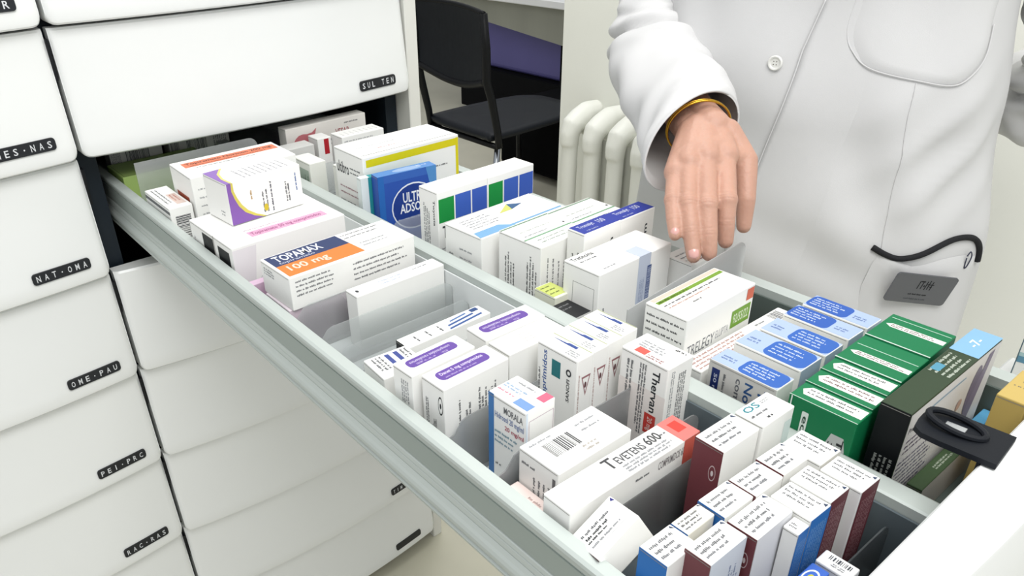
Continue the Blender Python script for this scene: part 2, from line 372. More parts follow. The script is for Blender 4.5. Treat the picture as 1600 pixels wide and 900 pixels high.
plate(B0,B1,.321,.985,FROST2); plate(B0,B1,.222,.985,FROST2)
# front panel of the open drawer: bowed outside, straight inside
n=36; x0,x1=.221,.757; zb,zt=.883,1.047; m=MB(); pr=[]
for i in range(n):
    x=x0+(x1-x0)*(.5-.5*math.cos(math.pi*i/(n-1))); b=.0715-bow(x,x0,x1,.020)*.9
    pr.append([(x,.0905,zb),(x,.0905,zt-.002),(x,.0890,zt),(x,b+.003,zt),(x,b+.0008,zt-.001),(x,b,zt-.004),(x,b-.006,zt-.07),(x,b-.012,zb+.03),(x,b-.014,zb+.006),(x,b-.010,zb)])
P=len(pr[0]); fs=[(i*P+k,i*P+(k+1)%P,(i+1)*P+(k+1)%P,(i+1)*P+k) for i in range(n-1) for k in range(P)]+[tuple(range(P)),tuple(range((n-1)*P,n*P))[::-1]]
autosmooth(m.add([v for p in pr for v in p],fs).build('front_panel',WHITE,dr),30)
# black latch clipped over the top of the front panel
Lm=Matrix.Translation((.4775,.104,1.0505)) @ Matrix.Rotation(math.radians(4),4,'Z')
ol=[(-.0185,-.021),(.0185,-.021),(.0185,.010),(.0175,.021),(.013,.0265),(.004,.0275),(-.004,.0275),(-.013,.0265),(-.0175,.021),(-.0185,.010)]
m=MB(); m.add([Lm@Vector((p[0],p[1],z)) for z in (.0016,-.0022) for p in ol],[tuple(range(10)),tuple(range(10,20))[::-1]]+[(i,(i+1)%10,(i+1)%10+10,i+10) for i in range(10)])
m.rbox(-.017,.017,-.013,-.011,-.016,-.001,.0005,1,0,Lm)
nn=28; pts=[(.0090*math.cos(2*math.pi*k/nn)+.003,.0165*math.sin(2*math.pi*k/nn)+.008,  .0022+.0035*(.5+.5*math.sin(2*math.pi*k/nn))) for k in range(nn+1)]
m.tube([Lm@Vector(p) for p in pts],.0021,8,0,False)
autosmooth(m.build('latch',mat('black_latch_plastic','#10141B',rough=.6,spec=.25,bump=.05),dr),40)
MB().rbox(.000,.0055,.002,.014,.0014,.0024,.0003,1,0,Lm).build('latch_spring',mat('bright_steel','#C8CBD0',rough=.25,metal=.9,vary=.03),dr)
# ================================================================== medicine boxes
def carton(name,label,group,x,y,wx,wy,zt,zb=FLZ+.002,rz=0,base=CARD,prints=(),M=None,cat='box',side=None,seed=0,flap=True,bulge=0):
    """folding carton: (x, y) is its corner nearest the camera, cm; wx, wy its sides, cm; rz its turn in degrees"""
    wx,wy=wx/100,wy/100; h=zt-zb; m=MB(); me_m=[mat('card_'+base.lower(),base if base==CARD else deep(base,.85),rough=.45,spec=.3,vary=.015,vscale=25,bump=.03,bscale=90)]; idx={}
    m.rbox(0,wx,0,wy,0,h,min(.0009,wx/6),2)
    rr=random.Random(sum(map(ord,label))+seed)
    fr={'T':(Vector((0,0,h)),Vector((1,0,0)),Vector((0,1,0)),wx,wy),'F':(Vector((0,0,0)),Vector((1,0,0)),Vector((0,0,1)),wx,h),'S':(Vector((0,wy,0)),Vector((0,-1,0)),Vector((0,0,1)),wy,h),'R':(Vector((wx,0,0)),Vector((0,1,0)),Vector((0,0,1)),wy,h)}
    lay={}
    if side:
        for f,c in side.items(): prints=[(f,'r',(.004,.004,.996,.996),c,None)]+list(prints)
    if flap:
        prints=list(prints)+[('S','r',(.03,1-.0022/h,.97,1-.0017/h),'9C9A94',None)]
    for p in prints:
        f,kind,rect,c,ex=(tuple(p)+(None,))[:5]
        o,u,v,su,sv=fr[f]; nrm=u.cross(v); 
        if f=='S': nrm=Vector((-1,0,0))
        lay[f]=lay.get(f,0)+1; off=.00006*lay[f]+.00004
        if c not in idx: idx[c]=len(me_m); me_m.append(ink(c))
        for P_,F_ in shape2d(kind,rect,su,sv,ex,rr):
            m.add([o+u*a+v*b+nrm*off for a,b in P_],F_,idx[c])
    me=bpy.data.meshes.new(name); me.from_pydata([tuple(v) for v in m.v],[],m.f)
    for p,i in zip(me.polygons,m.mi): p.material_index=i
    o=link(name,me,me_m)
    if M is not None: o.matrix_world=M
    else: o.location=(x/100,y/100,zb); o.rotation_euler=(0,0,math.radians(rz))
    return tag(o,label,cat,group)
NM='medicine_box'; GL='medicine boxes in the left lane of the drawer'; GR='medicine boxes in the right lane of the drawer'
G='6B6E72'; DK='33363B'; LG='A4A6AA'
def b(label,g,*a,**k): return carton(NM,label,g,*a,**k)
# ---- left lane, from the cabinet towards the camera
b('pale green box in the dark back corner of the drawer behind a frosted partition',GL,27.4,112.6,13.5,7.5,1.004,base='B9D67E',prints=[('T','fr',(.02,.04,.98,.96),'7FA04A',.0008),('S','fr',(.04,.04,.96,.96),'86A84E',.0008)],flap=False)
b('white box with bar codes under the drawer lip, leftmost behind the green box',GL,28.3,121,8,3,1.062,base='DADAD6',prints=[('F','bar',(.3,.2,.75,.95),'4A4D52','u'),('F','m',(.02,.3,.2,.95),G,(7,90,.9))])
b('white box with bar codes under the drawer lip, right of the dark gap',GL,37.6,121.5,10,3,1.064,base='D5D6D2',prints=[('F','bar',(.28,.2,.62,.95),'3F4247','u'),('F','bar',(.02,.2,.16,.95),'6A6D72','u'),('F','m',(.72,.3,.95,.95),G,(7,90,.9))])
b('small white box with a bar code end, standing against the left rail at the cabinet',GL,27.2,93.4,3.0,9.0,1.013,rz=0,prints=[('T','m',(.12,.1,.45,.9),G,(2,-90,.9)),('T','r',(.5,.12,.9,.6),'F0D9CE'),('T','m',(.55,.15,.85,.55),'C76A55',(2,-90,.8)),('S','r',(.0,.88,1,.94),'6A6C70'),('S','m',(.08,.3,.6,.8),G,(5,90,.9)),('F','bar',(.2,.42,.85,.85),'3D3F44','v')])
b('large white box with an orange printed stripe on top, at the back left',GL,30.4,92.8,14.6,7.6,1.047,rz=-1,prints=[('T','r',(.07,.56,.97,.84),'F08A66'),('T','t',(.10,.66,.93,.8),'5A2A22',('Topiramato Normon 200 mg',0,.01)),('T','m',(.12,.58,.93,.65),'7A3325',(1,0,.9)),('T','m',(.15,.42,.8,.52),G,(1,0,.9)),('S','r',(.18,.45,.75,.72),'B5583F'),('S','m',(.2,.5,.72,.66),'6F2A1E',(2,0,.95)),('F','m',(.05,.3,.3,.9),LG,(6,0,.7))])
P5=[('T','r',(.22,.12,.9,.26),'E9B4D3'),('T','t',(.24,.14,.86,.23),'A23A7C',('Topiramato 50 mg comprimidos',0,0)),('T','m',(.22,.28,.6,.34),'C9A9BE',(1,0,.9)),('F','p',(0,0,1,1),'EDE9EC',[(.0,0),(.12,.1),(.2,.96),(.0,.96)]),
 ('S','r',(.30,.0,.56,.94),'15181B'),('S','r',(.66,.0,.92,.90),'15181B'),('S','r',(.57,.0,.585,1),'B9B5B0'),('S','m',(.05,.1,.22,.9),LG,(3,90,.9))]
b('wide white box with a thin pink stripe lying under the purple-curve box',GL,27.35,74.8,14.4,11.4,1.0215,rz=1.2,prints=P5)
# box with the purple curve, tipped onto the wide one
M4=Matrix.Translation((.3035,.811,1.0222))@Matrix.Rotation(math.radians(4.5),4,'Z')@Matrix.Rotation(math.radians(-20),4,'X')
def arc(cx,cy,r,a0,a1,n=10,ry=None): return [(cx+r*math.cos(math.radians(a0+(a1-a0)*k/n)),cy+(ry or r)*math.sin(math.radians(a0+(a1-a0)*k/n))) for k in range(n+1)]
pur=[(0.004,.996)]+[(0.004,.01),(.42,.01)]+[(.42,.01),(.30,.10),(.19,.24),(.12,.42),(.08,.62),(.055,.8),(.06,.996)]
yel=[(.42,.01),(.30,.10),(.19,.24),(.12,.42),(.08,.62),(.055,.8),(.06,.996),(.085,.996),(.085,.8),(.115,.62),(.16,.44),(.23,.27),(.33,.13),(.46,.01)]
M4=Matrix.Translation((.3010,.8040,1.0225))@Matrix.Rotation(math.radians(4.5),4,'Z')
b('white box with a purple and yellow curve standing on the wide pink-striped box',GL,0,0,9.7,5.6,1.0225+.050,zb=1.0225,M=M4,prints=[('F','p',0,'9468BE',pur),('F','p',0,'EBDD6A',yel),('F','m',(.42,.1,.52,.8),G,(2,90,.9)),('F','m',(.53,.08,.6,.88),'4A4C60',(1,90,.95)),('F','ell',(.44,.12,.5,.3),'E3C93C'),('F','m',(.75,.2,.82,.78),G,(2,90,.9)),('F','m',(.9,.4,.93,.9),'5B7FC0',(1,90,.9)),('F','m',(.28,.5,.31,.75),'C9A050',(1,90,.9)),
 ('T','p',0,'9C78C6',[(.0,.0),(.055,.0),(.05,.35),(.10,.7),(.22,.99),(.0,.99)]),('T','p',0,'EFE58A',[(.055,.0),(.05,.35),(.10,.7),(.22,.99),(.25,.99),(.13,.68),(.08,.35),(.08,0)]),('T','m',(.25,.1,.9,.85),'B4B2BC',(9,90,.9)),('S','m',(.6,.15,.8,.3),LG,(2,0,.9))])
b('white box with a navy and orange label reading 100 mg on top',GL,28.6,64.0,15.6,6.1,1.022,zb=.985,rz=1.6,prints=[('T','p',0,'34426F',[(.02,.52),(.02,.97),(.58,.97),(.59,.52)]),('T','p',0,'EE8A3E',[(.02,.06),(.02,.52),(.59,.52),(.60,.06)]),('T','t',(.06,.66,.42,.92),'E8EAF2',('TOPAMAX',0,.02)),('T','t',(.06,.54,.33,.64),'C6CCE2',('topiramato',0,0)),('T','t',(.07,.16,.37,.44),'FCE6D2',('100 mg',0,.02)),
 ('T','m',(.6,.66,.97,.94),G,(2,0,.95)),('T','m',(.64,.2,.95,.44),LG,(2,0,.7)),('F','m',(.04,.35,.42,.9),G,(4,0,.9)),('F','m',(.48,.2,.95,.85),G,(4,0,1)),('S','m',(.1,.62,.5,.86),LG,(3,0,.9))])
b('flat white box under the navy and orange labelled one',GL,28.3,64.3,15.0,5.4,.9848,base='F0E4EC',prints=[('F','r',(.0,.0,1,1),'E7D5E1')])
b('low pink box edge between the wide box and the navy and orange labelled one',GL,27.6,71.3,14,1.1,.990,base='E3C3DC')
b('slim white box with a small black mark, alone behind the frosted partition',GL,33.7,59.9,11.2,2.1,1.0,rz=.8,prints=[('T','ell',(.045,.35,.075,.6),'333539'),('T','m',(.3,.2,.62,.75),'B9C6DC',(2,0,.95)),('T','m',(.7,.5,.9,.75),LG,(1,0,.9))])
b('slim white box with three blue diagonal stripes and a black end',GL,32.9,49.9,10.0,2.0,.990,rz=.8,prints=[('T','p',0,'3D5F9E',[(.52,.30),(.53,.44),(.86,.60),(.86,.46)]),('T','p',0,'3D5F9E',[(.50,.02),(.51,.16),(.93,.34),(.93,.20)]),('T','p',0,'5F7FB4',[(.58,.58),(.59,.70),(.80,.82),(.80,.70)]),('T','r',(.86,.62,.95,.9),'2F4F86'),('T','m',(.08,.15,.5,.85),'55585E',(3,90,.9))],side={'S':'202327'})
b('small white box with two navy strokes against the left rail',GL,27.6,45.9,4.3,3.6,1.0,rz=-4,prints=[('T','p',0,'46549B',[(.42,.9),(.52,.9),(.52,.3),(.42,.3)]),('T','p',0,'46549B',[(.62,.9),(.72,.9),(.72,.3),(.62,.3)]),('T','m',(.1,.1,.36,.9),G,(3,-90,.9)),('T','m',(.76,.1,.95,.9),G,(2,-90,.9)),('S','r',(0,.0,1,.1),'4B4648'),('S','m',(.3,.3,.9,.8),LG,(3,0,.9))])
def purple(label,x,y,wx,wy,rz,right=True,**k):
    pr=[('T','rr',(.10,.34,.86,.80),'6E4FA8',.38)]
    pr+=[('T','t',(.15,.54,.78,.72),'DCD2EE',('comprimidos recubiertos',180,0)),('T','t',(.2,.38,.7,.5),'B9A6DA',('5 mg',180,0))] if not right else [('T','t',(.16,.54,.8,.72),'E4DCF2',('Danet 5 mg comprimidos',0,0)),('T','m',(.18,.40,.7,.5),'C0AEE0',(1,0,.9))]
    return b(label,GL,x,y,wx,wy,1.025,rz=rz,prints=pr+k.get('extra',[]))
ringP=[('S','ring',(.72,.70,.93,.90),'26282C',.82),('S','ell',(.79,.77,.86,.83),'26282C'),('S','m',(.15,.2,.3,.8),G,(2,-90,.9)),('S','m',(.42,.1,.62,.7),DK,(4,90,.9)),('S','ring',(.42,.28,.62,.36),'B05A66',.6)]
purple('white box with a purple label, left one of the front pair beside the left rail',27.55,41.6,6.6,2.55,2.0,False,extra=[('S','rr',(.25,.25,.78,.52),'3A2C6E',.2),('S','m',(.4,.6,.8,.9),LG,(4,-90,.9))])
purple('white box with a purple label and a ring mark on its end',28.3,38.5,6.75,2.8,1.4,True,extra=ringP+[('F','m',(.18,.15,.26,.86),DK,(1,90,.95)),('F','m',(.3,.2,.4,.88),G,(2,90,.9)),('F','m',(.5,.1,.8,.92),G,(6,90,.95))])
purple('white box with a purple label, farthest one, beside the centre divider',35.4,41.9,6.7,2.7,-1.5,False)
b('plain white box between the farthest purple-label box and the bar of four twin boxes',GL,35.45,39.0,6.55,2.65,1.0245,prints=[('T','m',(.35,.2,.62,.8),'D8D6D2',(4,0,.9)),('F','m',(.8,.2,.95,.9),'DDDBD6',(4,90,.9))])
# four twins standing in a row, blue stroke on top
saynear=['leftmost of four, teal square on its end','second from the left of four','third from the left of four','rightmost of four']
for k in range(4):
    pr=[('T','r',(.12,.42,.62,.86),'DDE0F2'),('T','p',0,'3B549A',[(.66,.30),(.84,.30),(.84,.52),(.76,.56),(.72,.86),(.70,.86),(.66,.54)]),('T','m',(.1,.04,.5,.36),LG,(3,-90,.9)),('T','r',(.92,.02,.97,.98),'C9D0A8'),('F','tri',(.30,.62,.88,.82),'A9787C'),('F','ell',(.5,.70,.64,.76),'6E4A4E'),('F','m',(.1,.1,.2,.9),'C9A9A5',(1,90,.95))]
    if k==0: pr+=[('S','r',(.38,.74,.60,.90),'2C7F86'),('S','t',(.14,.36,.29,.95),'4A6DB0',('comprimidos',90,.01)),('S','t',(.76,.56,.84,.78),'3A3C40',('SANOFI',90,0)),('S','ring',(.74,.81,.87,.88),'3A3C40',.55),('S','m',(.04,.4,.1,.8),G,(1,90,.9))]
    b('white lilac-patched box, '+saynear[k],GL,37.75+1.87*k,33.75+.10*k,1.85,4.35,1.034,rz=1,prints=pr,seed=k)
b('small white box with a bright blue edge and red patch, before the purple-label boxes',GL,31.0,32.3,3.05,4.0,1.025,rz=2,prints=[('S','r',(0,0,.15,1),'4C86C6'),('S','t',(.42,.86,.92,.93),'6A6C70',('MORALA',0,0)),('S','t',(.18,.76,.95,.84),'7C8FBC',('Hidrosol 20 mg/ml',0,0)),('S','t',(.45,.68,.95,.74),'C0566A',('20 mg/ml',0,.01)),('S','m',(.18,.5,.9,.66),'7FA6B8',(3,0,.9)),('S','m',(.2,.25,.4,.3),G,(1,0,.9)),
 ('T','r',(.08,.04,.36,.42),'7FA5DA'),('T','r',(.62,.02,.98,.22),'E2708C'),('T','m',(.2,.45,.36,.95),'E08CA2',(1,-90,.9)),('T','m',(.42,.3,.62,.95),'9CB8D8',(2,-90,.9)),('T','m',(.75,.3,.85,.8),LG,(1,-90,.9)),('F','fr',(.1,.62,.95,.9),'C4A4B8',.0004),('F','r',(.0,.0,.06,1),'DCE8F4')])
b('pinkish white box with big dark sideways lettering above a red square',GL,42.1,28.5,3.1,4.6,1.034,prints=[('S','r',(0,0,1,.72),'F3ECE8'),('S','t',(.70,.52,.85,.93),DK,('Thervan',-90,.02)),('S','r',(.62,.30,.86,.50),'D9473F'),('S','t',(.66,.33,.80,.47),'F6D8D2',('20 mg',-90,0)),('S','m',(.42,.2,.58,.94),G,(3,-90,.95)),('S','m',(.14,.45,.30,.92),G,(2,-90,.95)),('F','m',(.15,.1,.3,.95),LG,(2,-90,.95)),('F','m',(.45,.1,.75,.9),G,(4,-90,.95)),
 ('T','r',(.08,.55,.34,.78),'E0665C'),('T','m',(.04,.1,.22,.52),'9A5A58',(2,-90,.9)),('T','m',(.35,.2,.7,.85),LG,(3,-90,.9)),('T','m',(.8,.06,.92,.3),DK,(1,-90,.95))])
b('white box with a bar code on top lying behind the clear partition',GL,29.4,27.35,7.5,3.9,1.0105,rz=.5,prints=[('T','bar',(.16,.34,.50,.74),'4B4C50','u'),('T','m',(.06,.8,.4,.92),LG,(1,0,.9)),('T','m',(.62,.5,.92,.85),LG,(2,0,.9)),('T','m',(.45,.1,.7,.3),'C4BDB4',(2,0,.9)),('S','m',(.35,.1,.85,.75),G,(4,-90,.9)),('S','m',(.08,.8,.5,.9),G,(1,0,.9)),('S','r',(.86,.2,.93,.9),'6E6E70')])
b('pale pink box top squeezed beside the left rail before the bar code box',GL,27.35,27.6,1.9,3.6,.980,base='F7E4DE',prints=[('T','m',(.1,.1,.8,.5),'C0A39C',(3,-90,.9))])
b('long white box with large serif-like grey lettering and 600, red end',GL,27.3,24.25,13.1,2.45,1.0108,rz=-.6,prints=[('T','r',(.86,0,1,1),'F2837C'),('T','r',(.90,.35,.97,.8),'E4483E'),('T','t',(.38,.46,.445,.90),'4A4B4E',('T',0,0)),('T','t',(.455,.48,.67,.78),'5C5D60',('EVETENS',0,0)),('T','t',(.69,.48,.80,.84),'4A4B4E',('600',0,.01)),('T','m',(.80,.55,.85,.68),G,(1,0,.9)),('T','m',(.45,.08,.84,.42),LG,(3,0,1)),('F','t',(.66,.80,.93,.93),'8B8688',('COMPRIMIDOS 600 mg',0,0)),('F','r',(.87,.0,1,.999),'D35F50'),('F','m',(.48,.82,.6,.95),G,(1,0,.9))])
# ---- cluster of small white boxes with maroon or blue sides
MAR='7A3F46'; MARD='6A3038'; BLU='2F79C9'
def topx(seed=0): return [('T','m',(.08,.64,.84,.84),G,(1,0,.98)),('T','m',(.08,.42,.76,.6),G,(1,0,.98)),('T','m',(.08,.2,.7,.36),'7F8287',(1,0,.98)),('T','p',0,'3C4A66',[(.88,.88),(.97,.78),(.92,.95)])]
def topy(seed=0): return [('T','m',(.52,.15,.66,.92),G,(1,-90,.95)),('T','m',(.34,.2,.46,.88),G,(1,-90,.95)),('T','m',(.72,.08,.84,.92),G,(1,-90,.95)),('T','p',0,'3C4A66',[(.78,.04),(.93,.04),(.86,.13)])]
RING=[('S','ring',(.62,.70,.86,.84),'D9C4C6',.86),('S','ell',(.70,.745,.79,.795),'E8DADC')]
b('long white box with a ringed maroon end, right behind the red end',GL,37.35,20.35,4.0,2.25,1.0312,rz=-.8,prints=topx()+RING,side={'S':MAR})
b('white box with teal letters on top beside the centre divider',GL,41.45,20.1,3.75,2.25,1.0330,rz=-.8,prints=[('T','t',(.10,.66,.52,.92),'3B8E9A',('OS',0,.02)),('T','m',(.05,.4,.6,.55),G,(1,0,.9)),('T','m',(.6,.7,.9,.85),LG,(2,0,.9)),('T','m',(.3,.12,.5,.28),DK,(1,0,.9)),('F','r',(.74,.02,.98,.9),'DCEBE8')])
S='small white box, maroon left end, '
b('small white box in the far row, nearest the centre divider',GL,39.05,17.0,2.75,2.05,1.025,rz=-2,prints=topx(),side={'S':MAR})
b('small white box in the far row, second from the centre divider',GL,36.0,17.0,2.9,2.0,1.025,rz=-1.5,prints=topx(),side={'S':MAR})
b('small white box in the far row, third from the centre divider',GL,33.0,17.15,2.9,1.95,1.025,rz=-1,prints=topx(),side={'S':BLU})
b('small yellowish-white box in the far row, fourth from the centre divider',GL,30.3,17.75,2.6,1.25,1.0240,rz=0,base='F3F0E4',prints=topx(),side={'S':BLU})
b('small white box with a bright blue left end, next to the tilted box',GL,27.45,17.0,2.75,2.0,1.024,rz=0,prints=topx(),side={'S':BLU})
b('white box with a maroon left end and bluish front print, lowest of the near row',GL,29.05,15.35,3.45,1.75,1.0275,rz=0,prints=topx()+[('F','m',(.5,.1,.9,.9),'7F8FB4',(5,90,.95)),('S','m',(.2,.05,.9,.45),'A47C82',(5,-90,.9))],side={'S':'7F4A50','F':'DDE3EE'})
b('white box with a ringed maroon end and plain pale front, in the near row',GL,32.75,14.85,3.7,2.0,1.0265,rz=0,prints=topx()+RING,side={'S':MAR,'F':'E6E8EC'})
b('white box whose top print runs sideways, beside the centre divider ahead of the green boxes',GL,41.7,16.0,2.4,2.85,1.0250,rz=-1.5,prints=topy(),side={'F':'E4E2DC'})
b('white box with a dark red front, rightmost by the centre divider',GL,41.2,13.05,2.15,2.8,1.0252,rz=-1.5,prints=topy()+[('F','m',(.12,.05,.9,.9),'A88488',(7,-90,.95))],side={'F':MARD})
b('white box with a dark red front, left one of the two dark red fronts',GL,38.95,13.8,2.1,2.8,1.0252,rz=-1,prints=topy()+[('F','m',(.12,.05,.9,.9),'A88488',(7,-90,.95))],side={'F':MARD})
b('white box with a bright blue front, right one of the two blue fronts',GL,36.62,13.75,2.15,2.75,1.0252,rz=-1.5,prints=topy()+[('F','m',(.12,.05,.9,.9),'7FAEE2',(7,-90,.95))],side={'F':BLU})
b('low white box with a bright blue front, left one of the two blue fronts',GL,35.35,13.75,1.2,1.0,1.022,rz=0,prints=[('T','m',(.2,.2,.6,.8),G,(2,-90,.9)),('F','m',(.12,.05,.9,.9),'7FAEE2',(7,-90,.95))],side={'F':BLU})
# tilted box leaning on TEVETENS
ex=Vector((.325,.232,1.0225))-Vector((.288,.233,.9965)); 
Mt=Matrix.Translation((.2745,.2045,.9825))@Matrix.Rotation(math.radians(-4),4,'Z')@Matrix.Rotation(math.radians(-28),4,'Y')@Matrix.Rotation(math.radians(-14),4,'X')
b('small white box tilted up against the long red-ended box',GL,0,0,3.7,2.9,1.0225,zb=.9995,M=Mt,prints=[('T','p',0,'3F3F8F',[(.92,.86),(.985,.80),(.97,.95)]),('T','m',(.1,.66,.82,.78),G,(1,0,.95)),('T','m',(.12,.52,.7,.63),DK,(1,0,.9)),('T','m',(.1,.42,.6,.5),DK,(1,0,.9)),('T','r',(.12,.2,.86,.21),'C9CACC'),('T','m',(.1,.27,.85,.36),LG,(1,0,.9))],side={'S':'6E4248'})
b('blue box with a yellow emblem in the dark front corner of the drawer',GL,34.1,11.9,2.3,1.1,.999,base='4470CF',prints=[('T','ring',(.1,.1,.8,.9),'E9EEF8',.8),('T','ell',(.35,.35,.6,.65),'D9D44A')])
b('small white box with a grey bar print in the dark front corner',GL,36.7,10.9,1.3,2.1,.9990,base='F2F2F0',prints=[('T','m',(.15,.25,.4,.7),'6A6D75',(2,90,.9)),('T','bar',(.5,.15,.8,.85),'4A4D55','v')])

# ---- right lane, from the cabinet towards the camera
wave=[(.04,.2),(.10,.62),(.20,.80),(.30,.86),(.40,.92),(.37,.70),(.30,.62),(.22,.50),(.14,.36),(.09,.2)]
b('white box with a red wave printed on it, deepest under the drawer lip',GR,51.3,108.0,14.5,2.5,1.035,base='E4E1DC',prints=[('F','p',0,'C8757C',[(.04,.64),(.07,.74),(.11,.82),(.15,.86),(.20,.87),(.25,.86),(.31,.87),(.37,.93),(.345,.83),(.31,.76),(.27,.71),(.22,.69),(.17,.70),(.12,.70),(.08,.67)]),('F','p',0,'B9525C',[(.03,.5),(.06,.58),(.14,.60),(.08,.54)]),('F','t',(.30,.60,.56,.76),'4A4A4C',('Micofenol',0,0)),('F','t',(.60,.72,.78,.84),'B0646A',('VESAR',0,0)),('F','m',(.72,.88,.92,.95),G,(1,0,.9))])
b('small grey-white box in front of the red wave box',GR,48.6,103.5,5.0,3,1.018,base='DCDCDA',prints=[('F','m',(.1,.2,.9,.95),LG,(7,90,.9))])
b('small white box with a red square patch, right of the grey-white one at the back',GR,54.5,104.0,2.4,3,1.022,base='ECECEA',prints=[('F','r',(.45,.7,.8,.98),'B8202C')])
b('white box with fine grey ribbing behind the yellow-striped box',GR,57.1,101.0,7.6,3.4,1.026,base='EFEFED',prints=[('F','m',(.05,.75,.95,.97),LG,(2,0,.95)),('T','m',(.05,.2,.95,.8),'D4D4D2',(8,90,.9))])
b('small white box with dark green print on its end, by the centre divider',GR,48.3,95.4,2.6,5.0,1.018,base='EDEEE8',prints=[('S','r',(.1,.0,.9,.86),'B9C9BB'),('S','m',(.12,.02,.88,.84),'2F6A42',(5,90,.98)),('S','r',(.04,.0,.1,.94),'5D6B60')])
b('small box with a dark green edge tucked behind the yellow-striped box',GR,51.6,92.2,2.6,2.6,1.012,base='F0F1EC',prints=[('S','r',(.4,0,.95,.9),'3B8F50')])
b('large white box with a bright yellow stripe along its front',GR,49.4,82.7,15.6,7.3,1.054,rz=-.6,prints=[('F','r',(.03,.88,.995,.965),'F2E41E'),('F','r',(.965,.30,.995,.97),'F2E41E'),('F','t',(.22,.62,.42,.76),DK,('ultibro breezhaler',0,0)),('F','m',(.62,.66,.9,.72),G,(1,0,.9)),('S','t',(.06,.72,.48,.86),DK,('ultibro',0,0)),('S','m',(.52,.74,.95,.84),G,(2,0,.9)),('S','m',(.12,.45,.95,.60),'B98490',(2,0,.95)),('S','m',(.1,.36,.7,.42),G,(1,0,.9)),('S','r',(0,.06,1,.22),'E8D93C'),('S','m',(.05,.09,.9,.19),'8A6A2A',(1,0,.95)),('T','m',(.1,.5,.6,.62),LG,(1,0,.9)),('T','m',(.25,.3,.5,.38),'D08A8C',(1,0,.9)),('T','r',(.02,.1,.98,.115),'8C8B86')])
b('teal and white box just behind the blue oval-label box',GR,48.0,81.3,10.6,1.1,1.033,rz=-6,base='2E9CA3',prints=[('S','r',(0,0,1,1),'E9F1F0'),('T','r',(0,0,.12,1),'E9F1F0'),('F','r',(0,0,.10,1),'E9F1F0')])
b('blue carton with a white-rimmed oval on its front',GR,49.3,79.3,8.6,1.8,1.037,rz=-6.5,base='2B56B4',prints=[('T','r',(0,0,1,1),'5C93D8'),('T','ell',(.3,.15,.8,.85),'9FBCE6'),('F','r',(.0,.9,1,1),'3C6CC6'),('F','p',0,'5A9ADA',[(.82,1),(1,1),(1,.2),(.92,.6)]),('F','r',(0,0,.10,1),'2A6FC4'),('F','ell',(.20,.20,.98,.84),'E8EEF8'),('F','ell',(.22,.22,.96,.82),'1F3F94'),('F','t',(.40,.58,.80,.72),'F2F5FA',('ULTRA',0,.02)),('F','t',(.34,.44,.86,.57),'F2F5FA',('ADSORB',0,.02)),('F','m',(.3,.32,.8,.4),'BCC9E6',(1,0,.95)),('T','t',(.72,.55,.9,.75),'DCE6F6',('20 mg',0,0))])
for k in range(2):
    pr=[('F','r',(.02,.66,.32,.92),'169A45'),('F','r',(.345,.66,.655,.92),'4169CC'),('F','r',(.68,.66,.985,.92),'3F65C8'),('F','t',(.08,.44,.66,.62),'3F4146',('Twynsta',0,.005)),('F','ring',(.69,.56,.73,.60),G,.7),('F','m',(.06,.34,.6,.40),LG,(1,0,.9)),('F','r',(.02,.16,.2,.26),'C0606C'),('F','m',(.1,.04,.4,.14),G,(1,0,.9)),('T','m',(.3,.4,.8,.7),'EADCDC',(1,0,.9))]
    if k==0: pr+=[('S','m',(.2,.3,.55,.92),G,(4,90,.9)),('S','t',(.72,.62,.86,.9),'4A4C50',('Twynsta',-90,0)),('S','r',(.72,.0,.92,.2),'C9898C')]
    b(['white box with one green and two blue squares, left one','white box with one green and two blue squares, right one'][k],GR,49.5+7.72*k,67.05+.12*k,7.68,3.5,1.050-.0008*k,rz=.9,prints=pr)
b('white box with a pale blue band and small yellow-navy triangle on top',GR,48.4,57.9,13.3,6.1,1.0265,rz=2.2,prints=[('T','r',(.02,.06,.98,.12),'7FB3DE'),('T','p',0,'7FB4E0',[(.0,.02),(.42,.02),(.30,.26),(.02,.26)]),('T','p',0,'D9DC70',[(.47,.62),(.66,.88),(.62,.62)]),('T','p',0,'35618F',[(.62,.62),(.66,.88),(.78,.72)]),('T','m',(.08,.36,.5,.85),LG,(5,0,.8)),('F','m',(.2,.6,.8,.9),LG,(2,0,.7)),('S','m',(.1,.4,.25,.7),G,(2,0,.9)),('S','m',(.4,.45,.85,.8),LG,(3,0,.9))])
for k in range(2):
    pr=[('T','r',(.0,.93,1,.97),'7C9B80'),('T','r',(.0,.36,1,.40),'7FAE88'),('T','m',(.15,.6,.85,.72),'C2C9C0',(1,0,.9)),('T','m',(.1,.45,.7,.53),LG,(1,0,.8)),('T','m',(.15,.1,.85,.3),'A9B5A9',(2,0,.9)),('T','ell',(.92,.48,.955,.53),DK),('F','m',(.08,.25,.9,.9),G,(7,90,.95))]
    if k==0: pr+=[('S','m',(.14,.1,.4,.88),DK,(4,90,.95)),('S','m',(.66,.1,.92,.9),DK,(4,90,.95))]
    b(['white box with thin green lines on top and dense upright print, left one','white box with thin green lines on top, right one behind the blue-topped pair'][k],GR,50.3+7.2*k,50.75+.25*k,7.15,6.3,1.034-.001*k,rz=2,prints=pr)
